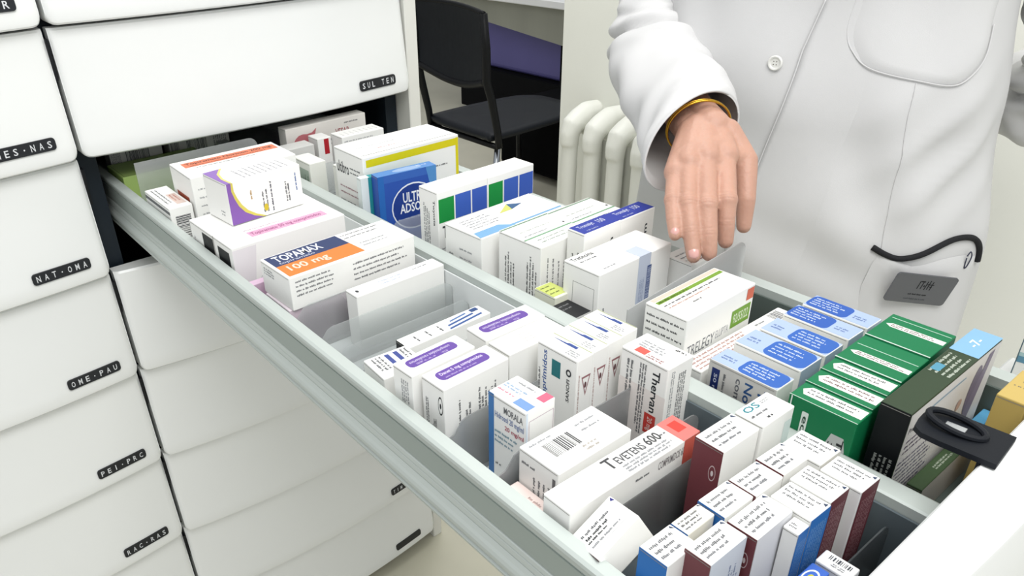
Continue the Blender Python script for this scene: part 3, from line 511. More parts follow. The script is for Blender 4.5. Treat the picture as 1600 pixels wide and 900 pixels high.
for k in range(2):
    pr=[('T','r',(.01,.04,.99,.96),'2F3FA6'),('T','t',(.12,.45,.52,.8),'D6DAF0',('Tromalyt',0,.01)),('T','t',(.62,.45,.8,.8),'D6DAF0',('150',0,.01)),('T','m',(.15,.12,.5,.32),'AEB6E2',(1,0,.9)),('F','t',(.70,.52,.80,.86),DK,('Trom',90,.02)),('F','m',(.2,.5,.62,.86),G,(4,90,.9)),('F','ell',(.08,.68,.14,.80),DK)]
    if k==0: pr+=[('S','m',(.12,.1,.9,.86),DK,(5,90,.95))]
    b(['white box with a royal blue top, near one of two end to end','white box with a royal blue top, far one under the coat cuff'][k],GR,53.75+5.62*k,48.15+.12*k,5.6,2.35,1.047-.0008*k,rz=1,prints=pr)
b('big plain white box with a pale blue seal strip, next to the fingertips',GR,50.1,42.7,10.9,4.6,1.034,rz=1,prints=[('T','t',(.03,.78,.30,.92),DK,('Tretinoina',0,.02)),('T','m',(.06,.62,.3,.72),G,(1,0,.9)),('T','r',(.54,.0,.70,.42),'D3DDF2'),('F','r',(.53,.30,.70,1),'D3DDF0'),('F','r',(.66,.42,.72,.86),'4B5F93'),('F','bar',(.665,.43,.715,.85),'B9C4E0','v'),('F','m',(.56,.4,.63,.85),'A9B7D6',(3,90,.9)),('T','m',(.12,.1,.3,.2),LG,(1,0,.9)),('S','fr',(.28,.05,.88,.82),'A5A5A2',.0005),('S','m',(.08,.15,.2,.5),DK,(2,90,.9)),('F','m',(.06,.1,.12,.7),G,(2,90,.9))])
b('low box with yellow-green print beside the big plain white box',GR,48.35,46.6,2.1,3.0,1.000,base='F0F1E0',prints=[('T','r',(.0,.1,1,.95),'D3DF7A'),('T','m',(.1,.2,.9,.9),'4E5A2E',(3,0,.95))])
b('low black-topped box against the centre divider',GR,47.7,43.3,2.2,3.1,.994,base='DCDCD8',prints=[('T','r',(.0,.0,1,1),'2A2B2D'),('T','m',(.1,.5,.9,.9),'8A8B8D',(2,0,.9)),('S','r',(0,.2,1,1),'B8B8B4')])
b('white box with a navy block, half hidden behind the fingertips',GR,61.6,40.6,3.1,3.4,1.0150,prints=[('F','r',(.0,.52,1,.90),'24456E'),('F','m',(.1,.6,.7,.75),'9FB4CE',(1,0,.9)),('T','m',(.1,.2,.9,.8),LG,(3,0,.9)),('T','r',(.1,.1,.9,.14),'B08078')])
b('large white box with a green stripe on top, green and orange blocks on front',GR,48.95,31.95,10.15,4.35,1.036,rz=1.2,prints=[('T','r',(.04,.74,.98,.84),'7FA63C'),('T','r',(.04,.86,.98,.97),'F3D5C4'),('T','m',(.05,.6,.9,.68),G,(1,0,.95)),('T','m',(.06,.75,.5,.83),'4F6E20',(1,0,.95)),('T','m',(.3,.30,.55,.46),'9A9A9A',(1,0,.5)),('T','m',(.06,.5,.7,.56),'C79A88',(1,0,.9)),
 ('F','t',(.05,.60,.44,.715),'7D8086',('TRELEGY',0,-.002)),('F','t',(.46,.63,.65,.71),'BFC2C6',('ELLIPTA',0,-.004)),('F','r',(.68,.64,.97,.82),'7DAB3E'),('F','t',(.71,.68,.94,.78),'E6F0D6',('92/55/22',0,.01)),('F','r',(.88,.86,.985,.975),'E8795E'),('F','m',(.05,.4,.9,.5),'C69B8C',(2,0,.95)),
 ('S','m',(.06,.50,.94,.94),DK,(6,0,1.1))])
b('low white box with reddish print lines in front of the green-striped box',GR,48.3,29.55,14.6,2.05,.9995,rz=0,prints=[('T','m',(.02,.1,.62,.9),'C08F86',(4,0,1)),('T','bar',(.84,.3,.95,.9),'66686C','u'),('T','m',(.68,.6,.8,.8),LG,(1,0,.9)),('S','m',(.1,.1,.9,.9),'C9A9A0',(4,0,.9))])
for k in range(5):
    x=[48.3,51.75,55.45,59.05,62.25][k]; wx=[2.4,3.05,2.75,2.5,2.45][k]; fl=k>=3
    T=[('T','r',(.02,.01,.98,.99),'B7CBEE')]
    if not fl: T+=[('T','rr',(.03,.01,.97,.62),'3B6CC4',.25),('T','m',(.18,.1,.85,.56),'D5E2F8',(4,-90,.95)),('T','m',(.3,.68,.6,.92),'6E86B8',(2,-90,.9))]
    else: T+=[('T','rr',(.03,.36,.97,.99),'3765BE',.25),('T','m',(.18,.42,.85,.94),'D5E2F8',(4,-90,.95)),('T','m',(.3,.08,.6,.3),'6E86B8',(2,-90,.9))]
    if k==0: T+=[('S','t',(.56,.60,.68,.92),'33588E',('Nor',-90,.02)),('S','t',(.40,.56,.49,.92),'6A6C74',('comp',-90,0)),('S','r',(.06,.52,.18,.92),'1F2E6B'),('S','t',(.085,.58,.15,.86),'C9CFE6',('50 mg',-90,.01)),('S','m',(.22,.4,.3,.9),G,(1,-90,.9)),('S','t',(.76,.70,.86,.92),'33588E',('Tr',-90,.01))]
    b(['white box with a light blue top and deep blue label, nearest the centre divider','blue-labelled white box, second from the centre divider','blue-labelled white box, third from the centre divider','blue-labelled white box turned the other way, fourth from the centre divider','blue-labelled white box turned the other way, touching the far right rail'][k],GR,x,23.0+(.1 if k else 0),wx,6.0,[1.016,1.018,1.0165,1.0175,1.016][k],prints=T,side={'S':'DAD8D4'} if k==0 else {'F':'C6D6EE'},seed=k)
GRN='0C7B4B'
gx=[47.2,49.5,51.8,54.1,58.95]; gw=[2.25,2.25,2.25,4.8,5.0]
for k in range(5):
    a=.30 if k<3 else .06; bb=.85 if k<3 else .36
    T=[('T','p',0,'F0F1EC',[(a,.02),(bb,.02),(bb,.84),((a+bb)/2,.93),(a,.86)]),('T','m',(a+(bb-a)*.15,.04,a+(bb-a)*.9,.84),'6E3F42' if k%2 else '4A4D50',(2,-90,.98))]
    if k>=3: T=[('T','p',0,'F0F1EC',[(.30,.02),(.44,.02),(.44,.84),(.37,.93),(.30,.84)]) if k==3 else ('T','p',0,'F0F1EC',[(.52,.02),(.66,.02),(.66,.84),(.59,.93),(.52,.84)]),('T','m',(.32,.04,.43,.84) if k==3 else (.54,.04,.65,.84),'6E4F50',(2,-90,.98)),('T','r',(.64,.02,.66,.95) if k==3 else (.84,.02,.86,.95),'BFE2CF')]
    T+=[('T','r',(.0,.0,.03,1),'D2E6DA')]
    if k==0: T+=[('S','p',0,'C9CCCB',[(.60,.20),(.64,.70),(.70,.82),(.88,.82),(.93,.70),(.93,.20)]),('S','t',(.80,.42,.89,.80),'2E3033',('Tram',-90,.02)),('S','t',(.68,.50,.75,.74),'2E3033',('37',-90,.02)),('S','rr',(.24,.50,.34,.90),'DFE7E2',.2),('S','t',(.262,.54,.318,.86),'2B4A3C',('ecor',-90,.01)),('S','r',(.04,.5,.06,1),'DDE9E2')]
    b(['green box with a grey patch on its end, nearest of the green row','narrow green box, second of the green row','narrow green box, third of the green row','wide green box, fourth of the green row','wide green box at the far end by the right rail'][k],GR,gx[k],16.5+.12*k,gw[k],5.0,1.027+.0006*k,rz=1,base=GRN,prints=T,seed=k,flap=False)
b('dark green box standing on edge with a white illustrated front and light blue end',GR,49.0,14.05,14.9,2.05,1.041,rz=0,base='34452F',prints=[('T','r',(.70,.0,1,1),'8FC0E2'),('T','t',(.80,.35,.90,.7),'EAF5FC',('-7-',0,0)),('T','m',(.42,.08,.68,.92),'C9D2C4',(4,0,1)),('T','rr',(.44,.55,.52,.86),'5A9DB8',.2),('F','r',(.006,.0,.994,.985),'ECEAE8'),('F','t',(.03,.80,.20,.86),'4B4250',('Pramipexol',0,.01)),('F','m',(.04,.62,.3,.76),'7A6E86',(3,0,1)),('F','m',(.02,.05,.42,.58),'83809A',(12,0,1)),('F','ell',(.72,.45,.84,.9),'8F869C'),('F','p',0,'9A90A6',[(.70,.3),(.76,.5),(.86,.95),(.92,.96),(.86,.5),(.82,.3)]),('F','ell',(.52,.55,.56,.64),'B98CA0'),('F','ell',(.60,.6,.66,.7),'D9B9A8'),('F','r',(.22,.90,.60,.91),'8FB4CF'),('S','m',(.22,.1,.9,.60),'B9BBB8',(4,-90,.9))],
 side={'S':'14161A'})
o=bpy.data.objects[-1] if False else None
b('dark green box lying low in front of the white illustrated one',GR,51.4,12.6,10.4,1.1,.970,base='3A5233',prints=[('T','m',(.3,.3,.6,.7),'B9C4B2',(2,0,.9)),('F','r',(0,0,1,1),'D9D6CF')])
b('light blue box deep beside the illustrated front, next to the yellow box',GR,62.2,12.9,2.6,.9,.972,base='5FA6CF')
b('tan yellow box behind the black latch with a grey print',GR,56.6,9.75,4.6,1.9,1.036,base='CDB266',prints=[('S','t',(.35,.2,.8,.5),'3A3428',('S1',-90,.02)),('F','m',(.1,.5,.4,.7),'6E6040',(2,0,.9)),('T','m',(.35,.3,.9,.9),'7E7668',(3,90,.9))])
# ================================================================== the pharmacist
def lerp_tab(tab,z):
    if z<=tab[0][0]: return tab[0][1:]
    for a,b in zip(tab,tab[1:]):
        if z<=b[0]:
            t=(z-a[0])/(b[0]-a[0]); t=t*t*(3-2*t)
            return tuple(p+(q-p)*t for p,q in zip(a[1:],b[1:]))
    return tab[-1][1:]
TORSO=[(.50,1.0,.495,.235,.165),(.75,.99,.495,.225,.165),(.95,.978,.492,.216,.155),(1.10,.985,.502,.201,.145),(1.25,1.0,.517,.193,.138),(1.36,1.01,.52,.18,.122),(1.42,1.015,.52,.14,.095),(1.46,1.015,.52,.085,.072),(1.49,1.015,.52,.066,.066)]
def torso(th,z,off=0.0):
    cx,cy,a,b=lerp_tab(TORSO,z)
    c,s=math.cos(th),math.sin(th)
    e=2/2.35
    X=-b*math.copysign(abs(c)**e,c); Y=a*math.copysign(abs(s)**e,s)
    f=.0035*math.sin(5*th+9*z)*math.sin(7*z+1.3)+.0016*math.sin(11*th-22*z)
    g=math.exp(-((th+.85)/.42)**2)*math.exp(-((z-1.07)/.075)**2); w=math.sin(95*(z+.13*th)); f+=.0055*g*(w if w>0 else w*.4)
    g=math.exp(-((th+.1)/.55)**2)*math.exp(-((z-.93)/.07)**2); w=math.sin(62*(z-.12*th)+.5); f+=.0045*g*w
    g=math.exp(-((th-.75)/.35)**2)*math.exp(-((z-1.03)/.16)**2); f+=.004*g*math.sin(38*(th*.35-z*.35))
    g=math.exp(-((th+.4)/.3)**2)*math.exp(-((z-1.03)/.09)**2); f+=.003*g*math.sin(60*(z*.5-th*.22))
    r=math.hypot(X/b if b else 0,Y/a if a else 0)
    L=math.hypot(X,Y) or 1
    X*=1+(f+off)/L; Y*=1+(f+off)/L
    return (cx+X*.94-Y*.342,cy+X*.342+Y*.94,z)

pe = empty('person',(.99,.50,0)); tag(pe,'person in a white coat beyond the drawer, right hand reaching in','person')
# ---- body: one mesh of skin (hand, arms, neck, head, legs), grown from capsules and fused
def remesh(mb, voxel, smooth_it):
    me=bpy.data.meshes.new('tmp'); me.from_pydata(mb.v,[],mb.f); o=bpy.data.objects.new('tmp',me); col.objects.link(o)
    r=o.modifiers.new('r','REMESH'); r.mode='VOXEL'; r.voxel_size=voxel
    s=o.modifiers.new('s','SMOOTH'); s.iterations=smooth_it; s.factor=.5
    dg=bpy.context.evaluated_depsgraph_get(); dg.update(); out=bpy.data.meshes.new_from_object(o.evaluated_get(dg))
    v=[tuple(a.co) for a in out.vertices]; f=[tuple(p.vertices) for p in out.polygons]
    bpy.data.objects.remove(o); bpy.data.meshes.remove(me); bpy.data.meshes.remove(out); return v,f
def ball(mb,c,r,s=(1,1,1),n=14,rotM=None):
    c=Vector(c); vs=[];fs=[]
    for j in range(n+1):
        ph=math.pi*j/n
        for i in range(n):
            t=2*math.pi*i/n; v=Vector((r*s[0]*math.sin(ph)*math.cos(t),r*s[1]*math.sin(ph)*math.sin(t),r*s[2]*math.cos(ph)))
            if rotM: v=rotM@v
            vs.append(c+v)
    for j in range(n):
        for i in range(n): fs.append((j*n+i,(j+1)*n+i,(j+1)*n+(i+1)%n,j*n+(i+1)%n))
    mb.add(vs,fs)
def caps(mb,pts,rad,n=16,squash=None):
    """tapered limb with round joints"""
    P=[];Rr=[]
    for i in range(len(pts)-1):
        a,b=Vector(pts[i]),Vector(pts[i+1]); k=5
        for q in range(k): t=q/k; P.append(a.lerp(b,t)); Rr.append(rad[i]*(1-t)+rad[i+1]*t)
    P.append(Vector(pts[-1])); Rr.append(rad[-1])
    mb.tube(P,Rr,n,0,True,squash)
    for p,r in zip(pts,rad): ball(mb,p,r*.995)
FING={'little':([(.6320,.4500,1.0975),(.6070,.4320,1.0800),(.5960,.4205,1.0665),(.5890,.4120,1.0545)],(.0094,.0082,.0075,.0062)),
'ring':([(.6440,.4445,1.1060),(.6125,.4180,1.0800),(.6010,.4030,1.0580),(.5935,.3910,1.0375)],(.0106,.0093,.0085,.0070)),
'middle':([(.6600,.4365,1.1095),(.6240,.4045,1.0785),(.6140,.3925,1.0560),(.6095,.3850,1.0375)],(.0112,.0102,.0094,.0078)),
'index':([(.6800,.4285,1.1085),(.6460,.3975,1.0795),(.6385,.3900,1.0600),(.6360,.3855,1.0425)],(.0112,.0100,.0090,.0076))}
hb=MB(); WR=Vector((.6980,.4680,1.1270))
for k,(p,r) in FING.items():
    caps(hb,p,r)
    caps(hb,[WR+(Vector(p[0])-Vector(FING['middle'][0][0]))*.42, Vector(p[0])],(.0165,r[0]*1.30),14)
    ball(hb,Vector(p[0])+Vector((0,0,.0010)),r[0]*1.06)           # knuckle
    ball(hb,p[1],r[1]*1.10)
_o=['little','ring','middle','index']
for a_,b2 in zip(_o,_o[1:]):                                        # webs between the fingers
    A_=[Vector(FING[q][0][0]).lerp(Vector(FING[q][0][1]),.34) for q in (a_,b2)]; caps(hb,[A_[0],A_[1]],(.0078,.0078),12)
    A_=[Vector(FING[q][0][0]).lerp(Vector(FING[q][0][1]),.12) for q in (a_,b2)]; caps(hb,[A_[0],A_[1]],(.0105,.0105),12)
    A_=[Vector(FING[q][0][0]).lerp(WR,.25) for q in (a_,b2)]; caps(hb,[A_[0],A_[1]],(.0150,.0150),12)
caps(hb,[(.7080,.4480,1.1230),(.7060,.4200,1.1000),(.6865,.4010,1.0680),(.6800,.3945,1.0430)],(.0150,.0125,.0098,.0075))
caps(hb,[(.6900,.4350,1.1050),(.7060,.4220,1.1020)],(.0150,.0120))
caps(hb,[(.6520,.4560,1.0930),(.6930,.4740,1.1190)],(.0115,.0170)) # little-finger edge of the palm
caps(hb,[(.6650,.4500,1.0960),(.6900,.4560,1.1150)],(.0140,.0180))
FA=Vector((.8550,.6720,1.1520))
fd=(FA-WR).normalized()
caps(hb,[WR+Vector((.002,-.008,0)),WR+Vector((0,-.006,0))+fd*.05,WR+fd*.10],(.0190,.0195,.0240))
caps(hb,[WR+Vector((-.004,.012,-.006)),WR+Vector((-.006,.010,-.006))+fd*.05,WR+fd*.10],(.0175,.0185,.0240))
hv,hf=remesh(hb,.0013,11)
_hv=[]
for v in hv:                                                        # skin folds across the finger joints
    v=Vector(v); dsp=0
    for k,(p,r) in FING.items():
        for j,amp in ((1,.00065),(2,.0004)):
            c=Vector(p[j]); 
            if (v-c).length<.013:
                d=(Vector(p[j+1])-Vector(p[j-1])).normalized(); t=(v-c).dot(d)
                if abs((v-c-d*t).dot(Vector((-.62,-.52,.30)).normalized()))>.003: dsp+=amp*sum(math.exp(-((t-o_)/.0007)**2) for o_ in (-.0028,0,.0028))
    _hv.append(tuple(v-Vector((-.62,-.52,.55)).normalized()*dsp))
hv=_hv
bb_=MB()
caps(bb_,[WR+fd*.09,FA],(.023,.028)); caps(bb_,[FA,(.905,.705,1.195),(.960,.715,1.290),(1.015,.67,1.385)],(.028,.030,.034,.042))
caps(bb_,[(1.035,.355,1.385),(1.10,.302,1.28),(1.150,.287,1.16),(1.19,.307,1.105),(1.30,.37,1.087)],(.040,.034,.032,.030,.024))
caps(bb_,[(1.02,.36,1.39),(1.02,.52,1.41),(1.02,.69,1.385)],(.055,.07,.055))
caps(bb_,[(1.02,.52,1.38),(1.0,.51,1.10),(1.0,.50,.88)],(.115,.11,.115)); 
caps(bb_,[(1.02,.52,1.40),(1.005,.515,1.53)],(.062,.052))
caps(bb_,[(1.0,.585,.86),(.99,.585,.48),(1.005,.585,.10)],(.085,.058,.04)); caps(bb_,[(1.0,.405,.86),(.99,.405,.48),(1.005,.405,.10)],(.085,.058,.04))
hd=Vector((.985,.51,1.615)); ball(bb_,hd,.10,(.92,.76,1.12),20); ball(bb_,hd+Vector((-.02,0,-.065)),.055,(1,.85,.8)); 
Rf=Matrix.Rotation(.35,3,'Z')
for off,r,s_ in (((-.098,0,-.012),.014,(1,.8,1.5)),((-.094,0,-.05),.018,(.6,1.3,.5)),((-.088,.032,.014),.014,(.6,1,.6)),((-.088,-.032,.014),.014,(.6,1,.6)),((0,.078,-.008),.022,(.8,.3,1.3)),((0,-.078,-.008),.022,(.8,.3,1.3))):
    ball(bb_,hd+Rf@Vector(off),r,s_)
bv,bf=remesh(bb_,.009,3)
m=MB(); m.add(hv,hf); m.add(bv,bf)
body=m.build('body',SKIN,pe,smooth=True,fix=False)
NAIL=mat('fingernail','#D8A69E',rough=.2,coat=.4,vary=.03)
def nail(k,lift,ln,wd,viewdir=Vector((-.62,-.52,.30))):
    p,r=FING[k] if k!='thumb' else (None,None)
    a,t=Vector(p[2]),Vector(p[3]); d=(t-a).normalized(); n=(viewdir-d*viewdir.dot(d)).normalized(); s=d.cross(n)
    c=t-d*.0030; m=MB(); nu,nv=7,7; vs=[]
    for j in range(nv):
        v=j/(nv-1)*2-1
        for i in range(nu):
            u=i/(nu-1)*2-1; w_=wd*(1-max(0,abs(v)-.5)**2*1.6)
            vs.append(c+d*(v*ln*.5)+s*(u*w_*.5)+n*(r[3]*lift+.0006-.0022*u*u-.0012*v*v))
    fs=[(j*nu+i,j*nu+i+1,(j+1)*nu+i+1,(j+1)*nu+i) for j in range(nv-1) for i in range(nu-1)]
    base=len(vs); vs2=[v-n*.0012 for v in vs]
    m.add(vs+vs2,fs+[tuple(x+base for x in f[::-1]) for f in fs])
    rim=[i for i in range(nu)]+[j*nu+nu-1 for j in range(1,nv)]+[(nv-1)*nu+i for i in range(nu-2,-1,-1)]+[j*nu for j in range(nv-2,0,-1)]
    m.f+= [(rim[i],rim[(i+1)%len(rim)],rim[(i+1)%len(rim)]+base,rim[i]+base) for i in range(len(rim))]; m.mi+=[0]*len(rim)
    m.build('fingernail',NAIL,body,smooth=True)
# bracelets
def hoop(mb,c,ax,ra,rb,tr,up):
    ax=ax.normalized(); a=(up-ax*up.dot(ax)).normalized(); b_=ax.cross(a); n=40
    for i in range(n):
        pass
    vs=[];fs=[];k=8
    for i in range(n):
        t=2*math.pi*i/n; rad=(a*ra*math.cos(t)+b_*rb*math.sin(t)); p=c+rad; o_=rad.normalized()
        for j in range(k): q=2*math.pi*j/k; vs.append(p+(o_*math.cos(q)+ax*math.sin(q))*tr)
    for i in range(n):
        for j in range(k): fs.append((i*k+j,((i+1)%n)*k+j,((i+1)%n)*k+(j+1)%k,i*k+(j+1)%k))
    mb.add(vs,fs)
for k_,lf in (('little',.98),('ring',.98)): nail(k_,lf,.0125 if k_=='ring' else .0105,.0098 if k_=='ring' else .0085)
major=(Vector((.748,.456,1.115))-Vector((.621,.474,1.066))).normalized()
bc=WR+fd*.006+Vector((-.003,.003,-.003))
for d_,tr in ((0,.0011),(.004,.0009)):
    m=MB(); hoop(m,bc+fd*d_,fd+Vector((.05*d_*100,0,.1)),.033,.030,tr,major); o=m.build('bracelet',GOLD,None,smooth=True)
    tag(o,'thin gold bangle round the wrist, '+('lower one against the hand' if d_==0 else 'upper one at the cuff'),'bracelet','gold bangles on the wrist')
# ---- coat
ct=MB(); nu=150; nz=110; z0,z1=.52,1.485
def surf(th,z,off=0): return torso(th,z,off)
ct.grid(lambda u,v: surf(u*2*math.pi-math.pi, z0+(z1-z0)*v), nu,nz,0,True)
ct.grid(lambda u,v: surf(u*2*math.pi-math.pi, z0+(z1-z0)*v,-.004), nu,nz,0,True)
coat=ct.build('lab_coat',COAT,pe,smooth=True,fix=False)
sol=None
def sleeve(rings,name='sleeve',seed=1,inner=True,fold=.004):
    """rings: (centre, major dir, major r, minor dir, minor r)"""
    n=64; R=[]; K=len(rings)
    def cr(a,b,c,d,t): return .5*((2*b)+(c-a)*t+(2*a-5*b+4*c-d)*t*t+(3*b-a-3*c+d)*t*t*t)
    def at(s):
        i=min(int(s),K-2); t=s-i; g=[rings[max(0,i-1)],rings[i],rings[i+1],rings[min(K-1,i+2)]]
        return [cr(Vector(g[0][q]) if q in(0,1,3) else g[0][q],Vector(g[1][q]) if q in(0,1,3) else g[1][q],Vector(g[2][q]) if q in(0,1,3) else g[2][q],Vector(g[3][q]) if q in(0,1,3) else g[3][q],t) for q in range(5)]
    S=110; vs=[]
    for j in range(S+1):
        s=(K-1)*j/S; c,a,ra,b_,rb=at(s); a.normalize(); b_=(b_-a*b_.dot(a)).normalized()
        for k in range(n):
            t=2*math.pi*k/n; d=a*math.cos(t)*ra+b_*math.sin(t)*rb
            nz_=noise.noise((c+d)*9+Vector((seed,0,0)))*fold+noise.noise(Vector((math.cos(t)*1.2,math.sin(t)*1.2,s*3.2+seed)))*fold*1.3
            x=s/(K-1)
            ph=.30*math.sin(t+.6)
            nz_+=-fold*1.9*math.exp(-((s-2.55-ph)/.07)**2)+fold*1.1*math.exp(-((s-2.75-ph)/.13)**2)+fold*1.2*math.exp(-((s-2.34-ph)/.12)**2)-fold*.8*math.exp(-((s-2.12-ph)/.06)**2)
            nz_+=-fold*.8*math.exp(-((s-3.2-.5*math.sin(t+1.8))/.10)**2)+fold*.35*math.sin(9*s+5*math.sin(t))
            nz_*=min(1,(K-1-s)/.35+.15)
            vs.append(c+d+d.normalized()*nz_)
    fs=[(j*n+k,j*n+(k+1)%n,(j+1)*n+(k+1)%n,(j+1)*n+k) for j in range(S) for k in range(n)]
    m=MB(); m.add(vs,fs)
    if inner:
        cc=[sum((vs[j*n+k] for k in range(n)),Vector())/n for j in range(S+1)]
        vi=[cc[j]+(vs[j*n+k]-cc[j])*.965 for j in range(S+1) for k in range(n)]
        base=len(vs); m.add(vi,[tuple(x for x in f[::-1]) for f in fs])
        m.f+=[(S*n+k,S*n+(k+1)%n,base+S*n+(k+1)%n,base+S*n+k) for k in range(n)]; m.mi+=[0]*n
    return m.build(name,COAT,coat,smooth=True,fix=False)
V=Vector
sleeve([((1.020,.660,1.410),(.3,-.6,-.6),.085,(-.7,-.5,.3),.075),
 ((.960,.715,1.290),(.75,-.6,.1),.064,(-.5,-.7,.2),.060),
 ((.905,.705,1.195),(.75,-.6,.1),.058,(-.5,-.6,.5),.055),
 ((.835,.645,1.150),(.80,-.55,.2),.060,(-.3,-.4,.85),.054),
 ((.752,.540,1.133),(.86,-.30,.36),.060,(-.4,-.3,.85),.048),
 ((.6920,.4760,1.1110),(.127,-.018,.049),.0685,(-.3,.1,.9),.047)],fold=.0045)
sleeve([((1.035,.345,1.410),(.3,.6,-.6),.085,(-.7,.5,.3),.075),
 ((1.10,.300,1.28),(1,.2,0),.066,(0,1,0),.060),
 ((1.150,.285,1.16),(1,.2,0),.062,(0,1,.2),.058),
 ((1.185,.305,1.10),(.7,-.2,.6),.062,(-.1,1,.2),.056),
 ((1.300,.370,1.085),(.2,-.3,.9),.055,(-.1,.8,.2),.045)],seed=5,inner=False,fold=.007)
def patch(name,pts,off,mats,parent,smooth=True,inset=None,th=.0009,n=1):
    """cloth patch that follows the coat: outline in (angle, height)"""
    c=(sum(p[0] for p in pts)/len(pts),sum(p[1] for p in pts)/len(pts)); m=MB(); K=9; N=len(pts); vs=[]
    for j in range(K+1):
        for p in pts: t=j/K; vs.append(surf(c[0]+(p[0]-c[0])*t,c[1]+(p[1]-c[1])*t,off+(0 if j<K else -off*.9)))
    fs=[(j*N+i,j*N+(i+1)%N,(j+1)*N+(i+1)%N,(j+1)*N+i) for j in range(K) for i in range(N)]
    m.add(vs,fs); return m.build(name,mats,parent,smooth=smooth)
def dens(pts,k=6,closed=True):
    o=[]; n=len(pts)
    for i in range(n if closed else n-1):
        g=[pts[(i-1)%n] if closed or i>0 else pts[0],pts[i],pts[(i+1)%n],pts[(i+2)%n] if closed or i+2<n else pts[-1]]
        for q in range(k):
            t=q/k; o.append(tuple(.5*((2*g[1][d])+(g[2][d]-g[0][d])*t+(2*g[0][d]-5*g[1][d]+4*g[2][d]-g[3][d])*t*t+(3*g[1][d]-g[0][d]-3*g[2][d]+g[3][d])*t*t*t) for d in (0,1)))
    if not closed: o.append(pts[-1])
    return o
def cord(name,pts,r,mats,parent,off=.0005,sq=.5,k=8):
    m=MB(); P=[surf(a,b,off) for a,b in dens(pts,k,False)]; m.tube(P,r,8,0,True); return m.build(name,mats,parent,smooth=True)
# front edge of the coat: the left flap lies over, seen as a raised border
m=MB(); PL=dens([(-.16,1.40),(-.10,1.32),(-.045,1.235),(-.005,1.195),(.02,1.155),(.06,1.105),(.12,1.04),(.17,.98),(.22,.90),(.26,.75),(.28,.55)],10,False)
rows=[]
for a,b in PL: rows.append([surf(a-.30*q,b,.0034*(1-q*q)) for q in (0,.08,.25,.5,.75,1)]+[surf(a-.004,b,-.002)])
L=len(rows[0]); m.add([p for r in rows for p in r],[(i*L+k,i*L+k+1,(i+1)*L+k+1,(i+1)*L+k) for i in range(len(rows)-1) for k in range(L-2)]+[(i*L,(i+1)*L,(i+1)*L+L-1,i*L+L-1) for i in range(len(rows)-1)])
m.build('front_flap',COAT,coat,smooth=True,fix=False)
cord('stitched_edge',[(-.045,1.235),(-.005,1.195),(.02,1.155),(.06,1.105),(.12,1.04)],.0009,COAT,coat,.0035)
BTN=mat('button_white','#E9E9E4',rough=.3,vary=.02)
for a,zb_ in ((.10,1.168),(.02,1.29),(.30,.99),(.36,.86)):
    p=V(surf(a,zb_,.004)); nn=(V(surf(a,zb_,.02))-V(surf(a,zb_,0))).normalized(); q=nn.to_track_quat('Z','Y').to_matrix()
    m=MB(); n=24
    prof=[(0,.0002),(.0052,.0002),(.0060,.0012),(.0074,.0016),(.0084,.0008),(.0084,-.0008),(0,-.0008)]
    vs=[p+q@V((r*math.cos(2*math.pi*k/n),r*math.sin(2*math.pi*k/n),h)) for r,h in prof for k in range(n)]
    m.add(vs,[(j*n+k,j*n+(k+1)%n,(j+1)*n+(k+1)%n,(j+1)*n+k) for j in range(len(prof)-1) for k in range(n)])
    for sx in (-.0017,.0017):
        for sy in (-.0017,.0017):
            m.add([p+q@V((sx+.0007*math.cos(t*math.pi/3),sy+.0007*math.sin(t*math.pi/3),.0004)) for t in range(6)],[tuple(range(6))],1)
    m.build('button',[BTN,mat('button_hole','#6E6A62',rough=.8)],coat,smooth=False)
CH=dens([(-.20,1.30),(-.17,1.235),(-.155,1.205),(-.19,1.185),(-.29,1.168),(-.56,1.157),(-.78,1.152),(-.90,1.162),(-1.0,1.182),(-1.04,1.21),(-1.06,1.30)],5)
patch('chest_pocket',CH,.0035,COAT,coat)
cord('pocket_seam',[(-.19,1.27),(-.17,1.235),(-.155,1.205),(-.19,1.185),(-.29,1.168),(-.56,1.157),(-.78,1.152),(-.90,1.162),(-1.0,1.182),(-1.04,1.21)],.0008,COAT,coat,.0022)
cord('dart_seam',[(-.54,1.155),(-.52,1.125),(-.52,1.09),(-.50,.985),(-.49,.9)],.0006,COAT,coat,.0004)
cord('pocket_trim',[(-.44,.975),(-.52,.9665),(-.60,.962),(-.70,.965),(-.86,.9745),(-1.0,.9800),(-1.12,.980),(-1.20,.975),(-1.26,.962),(-1.29,.945)],.0036,mat('black_piping','#0B0C12',rough=.8,bump=.2,bscale=500),coat,.0015)
HP=dens([(-.46,.955),(-.70,.952),(-.95,.958),(-1.2,.955),(-1.27,.93),(-1.27,.75),(-.86,.74),(-.46,.75)],5)
patch('hip_pocket',HP,.004,COAT,coat)
cord('embroidered_ring',[(-1.12,.958),(-1.145,.963),(-1.165,.956),(-1.15,.945),(-1.125,.943),(-1.12,.956)],.0007,mat('dark_thread','#33374A',rough=.8),coat,.0046,k=4)
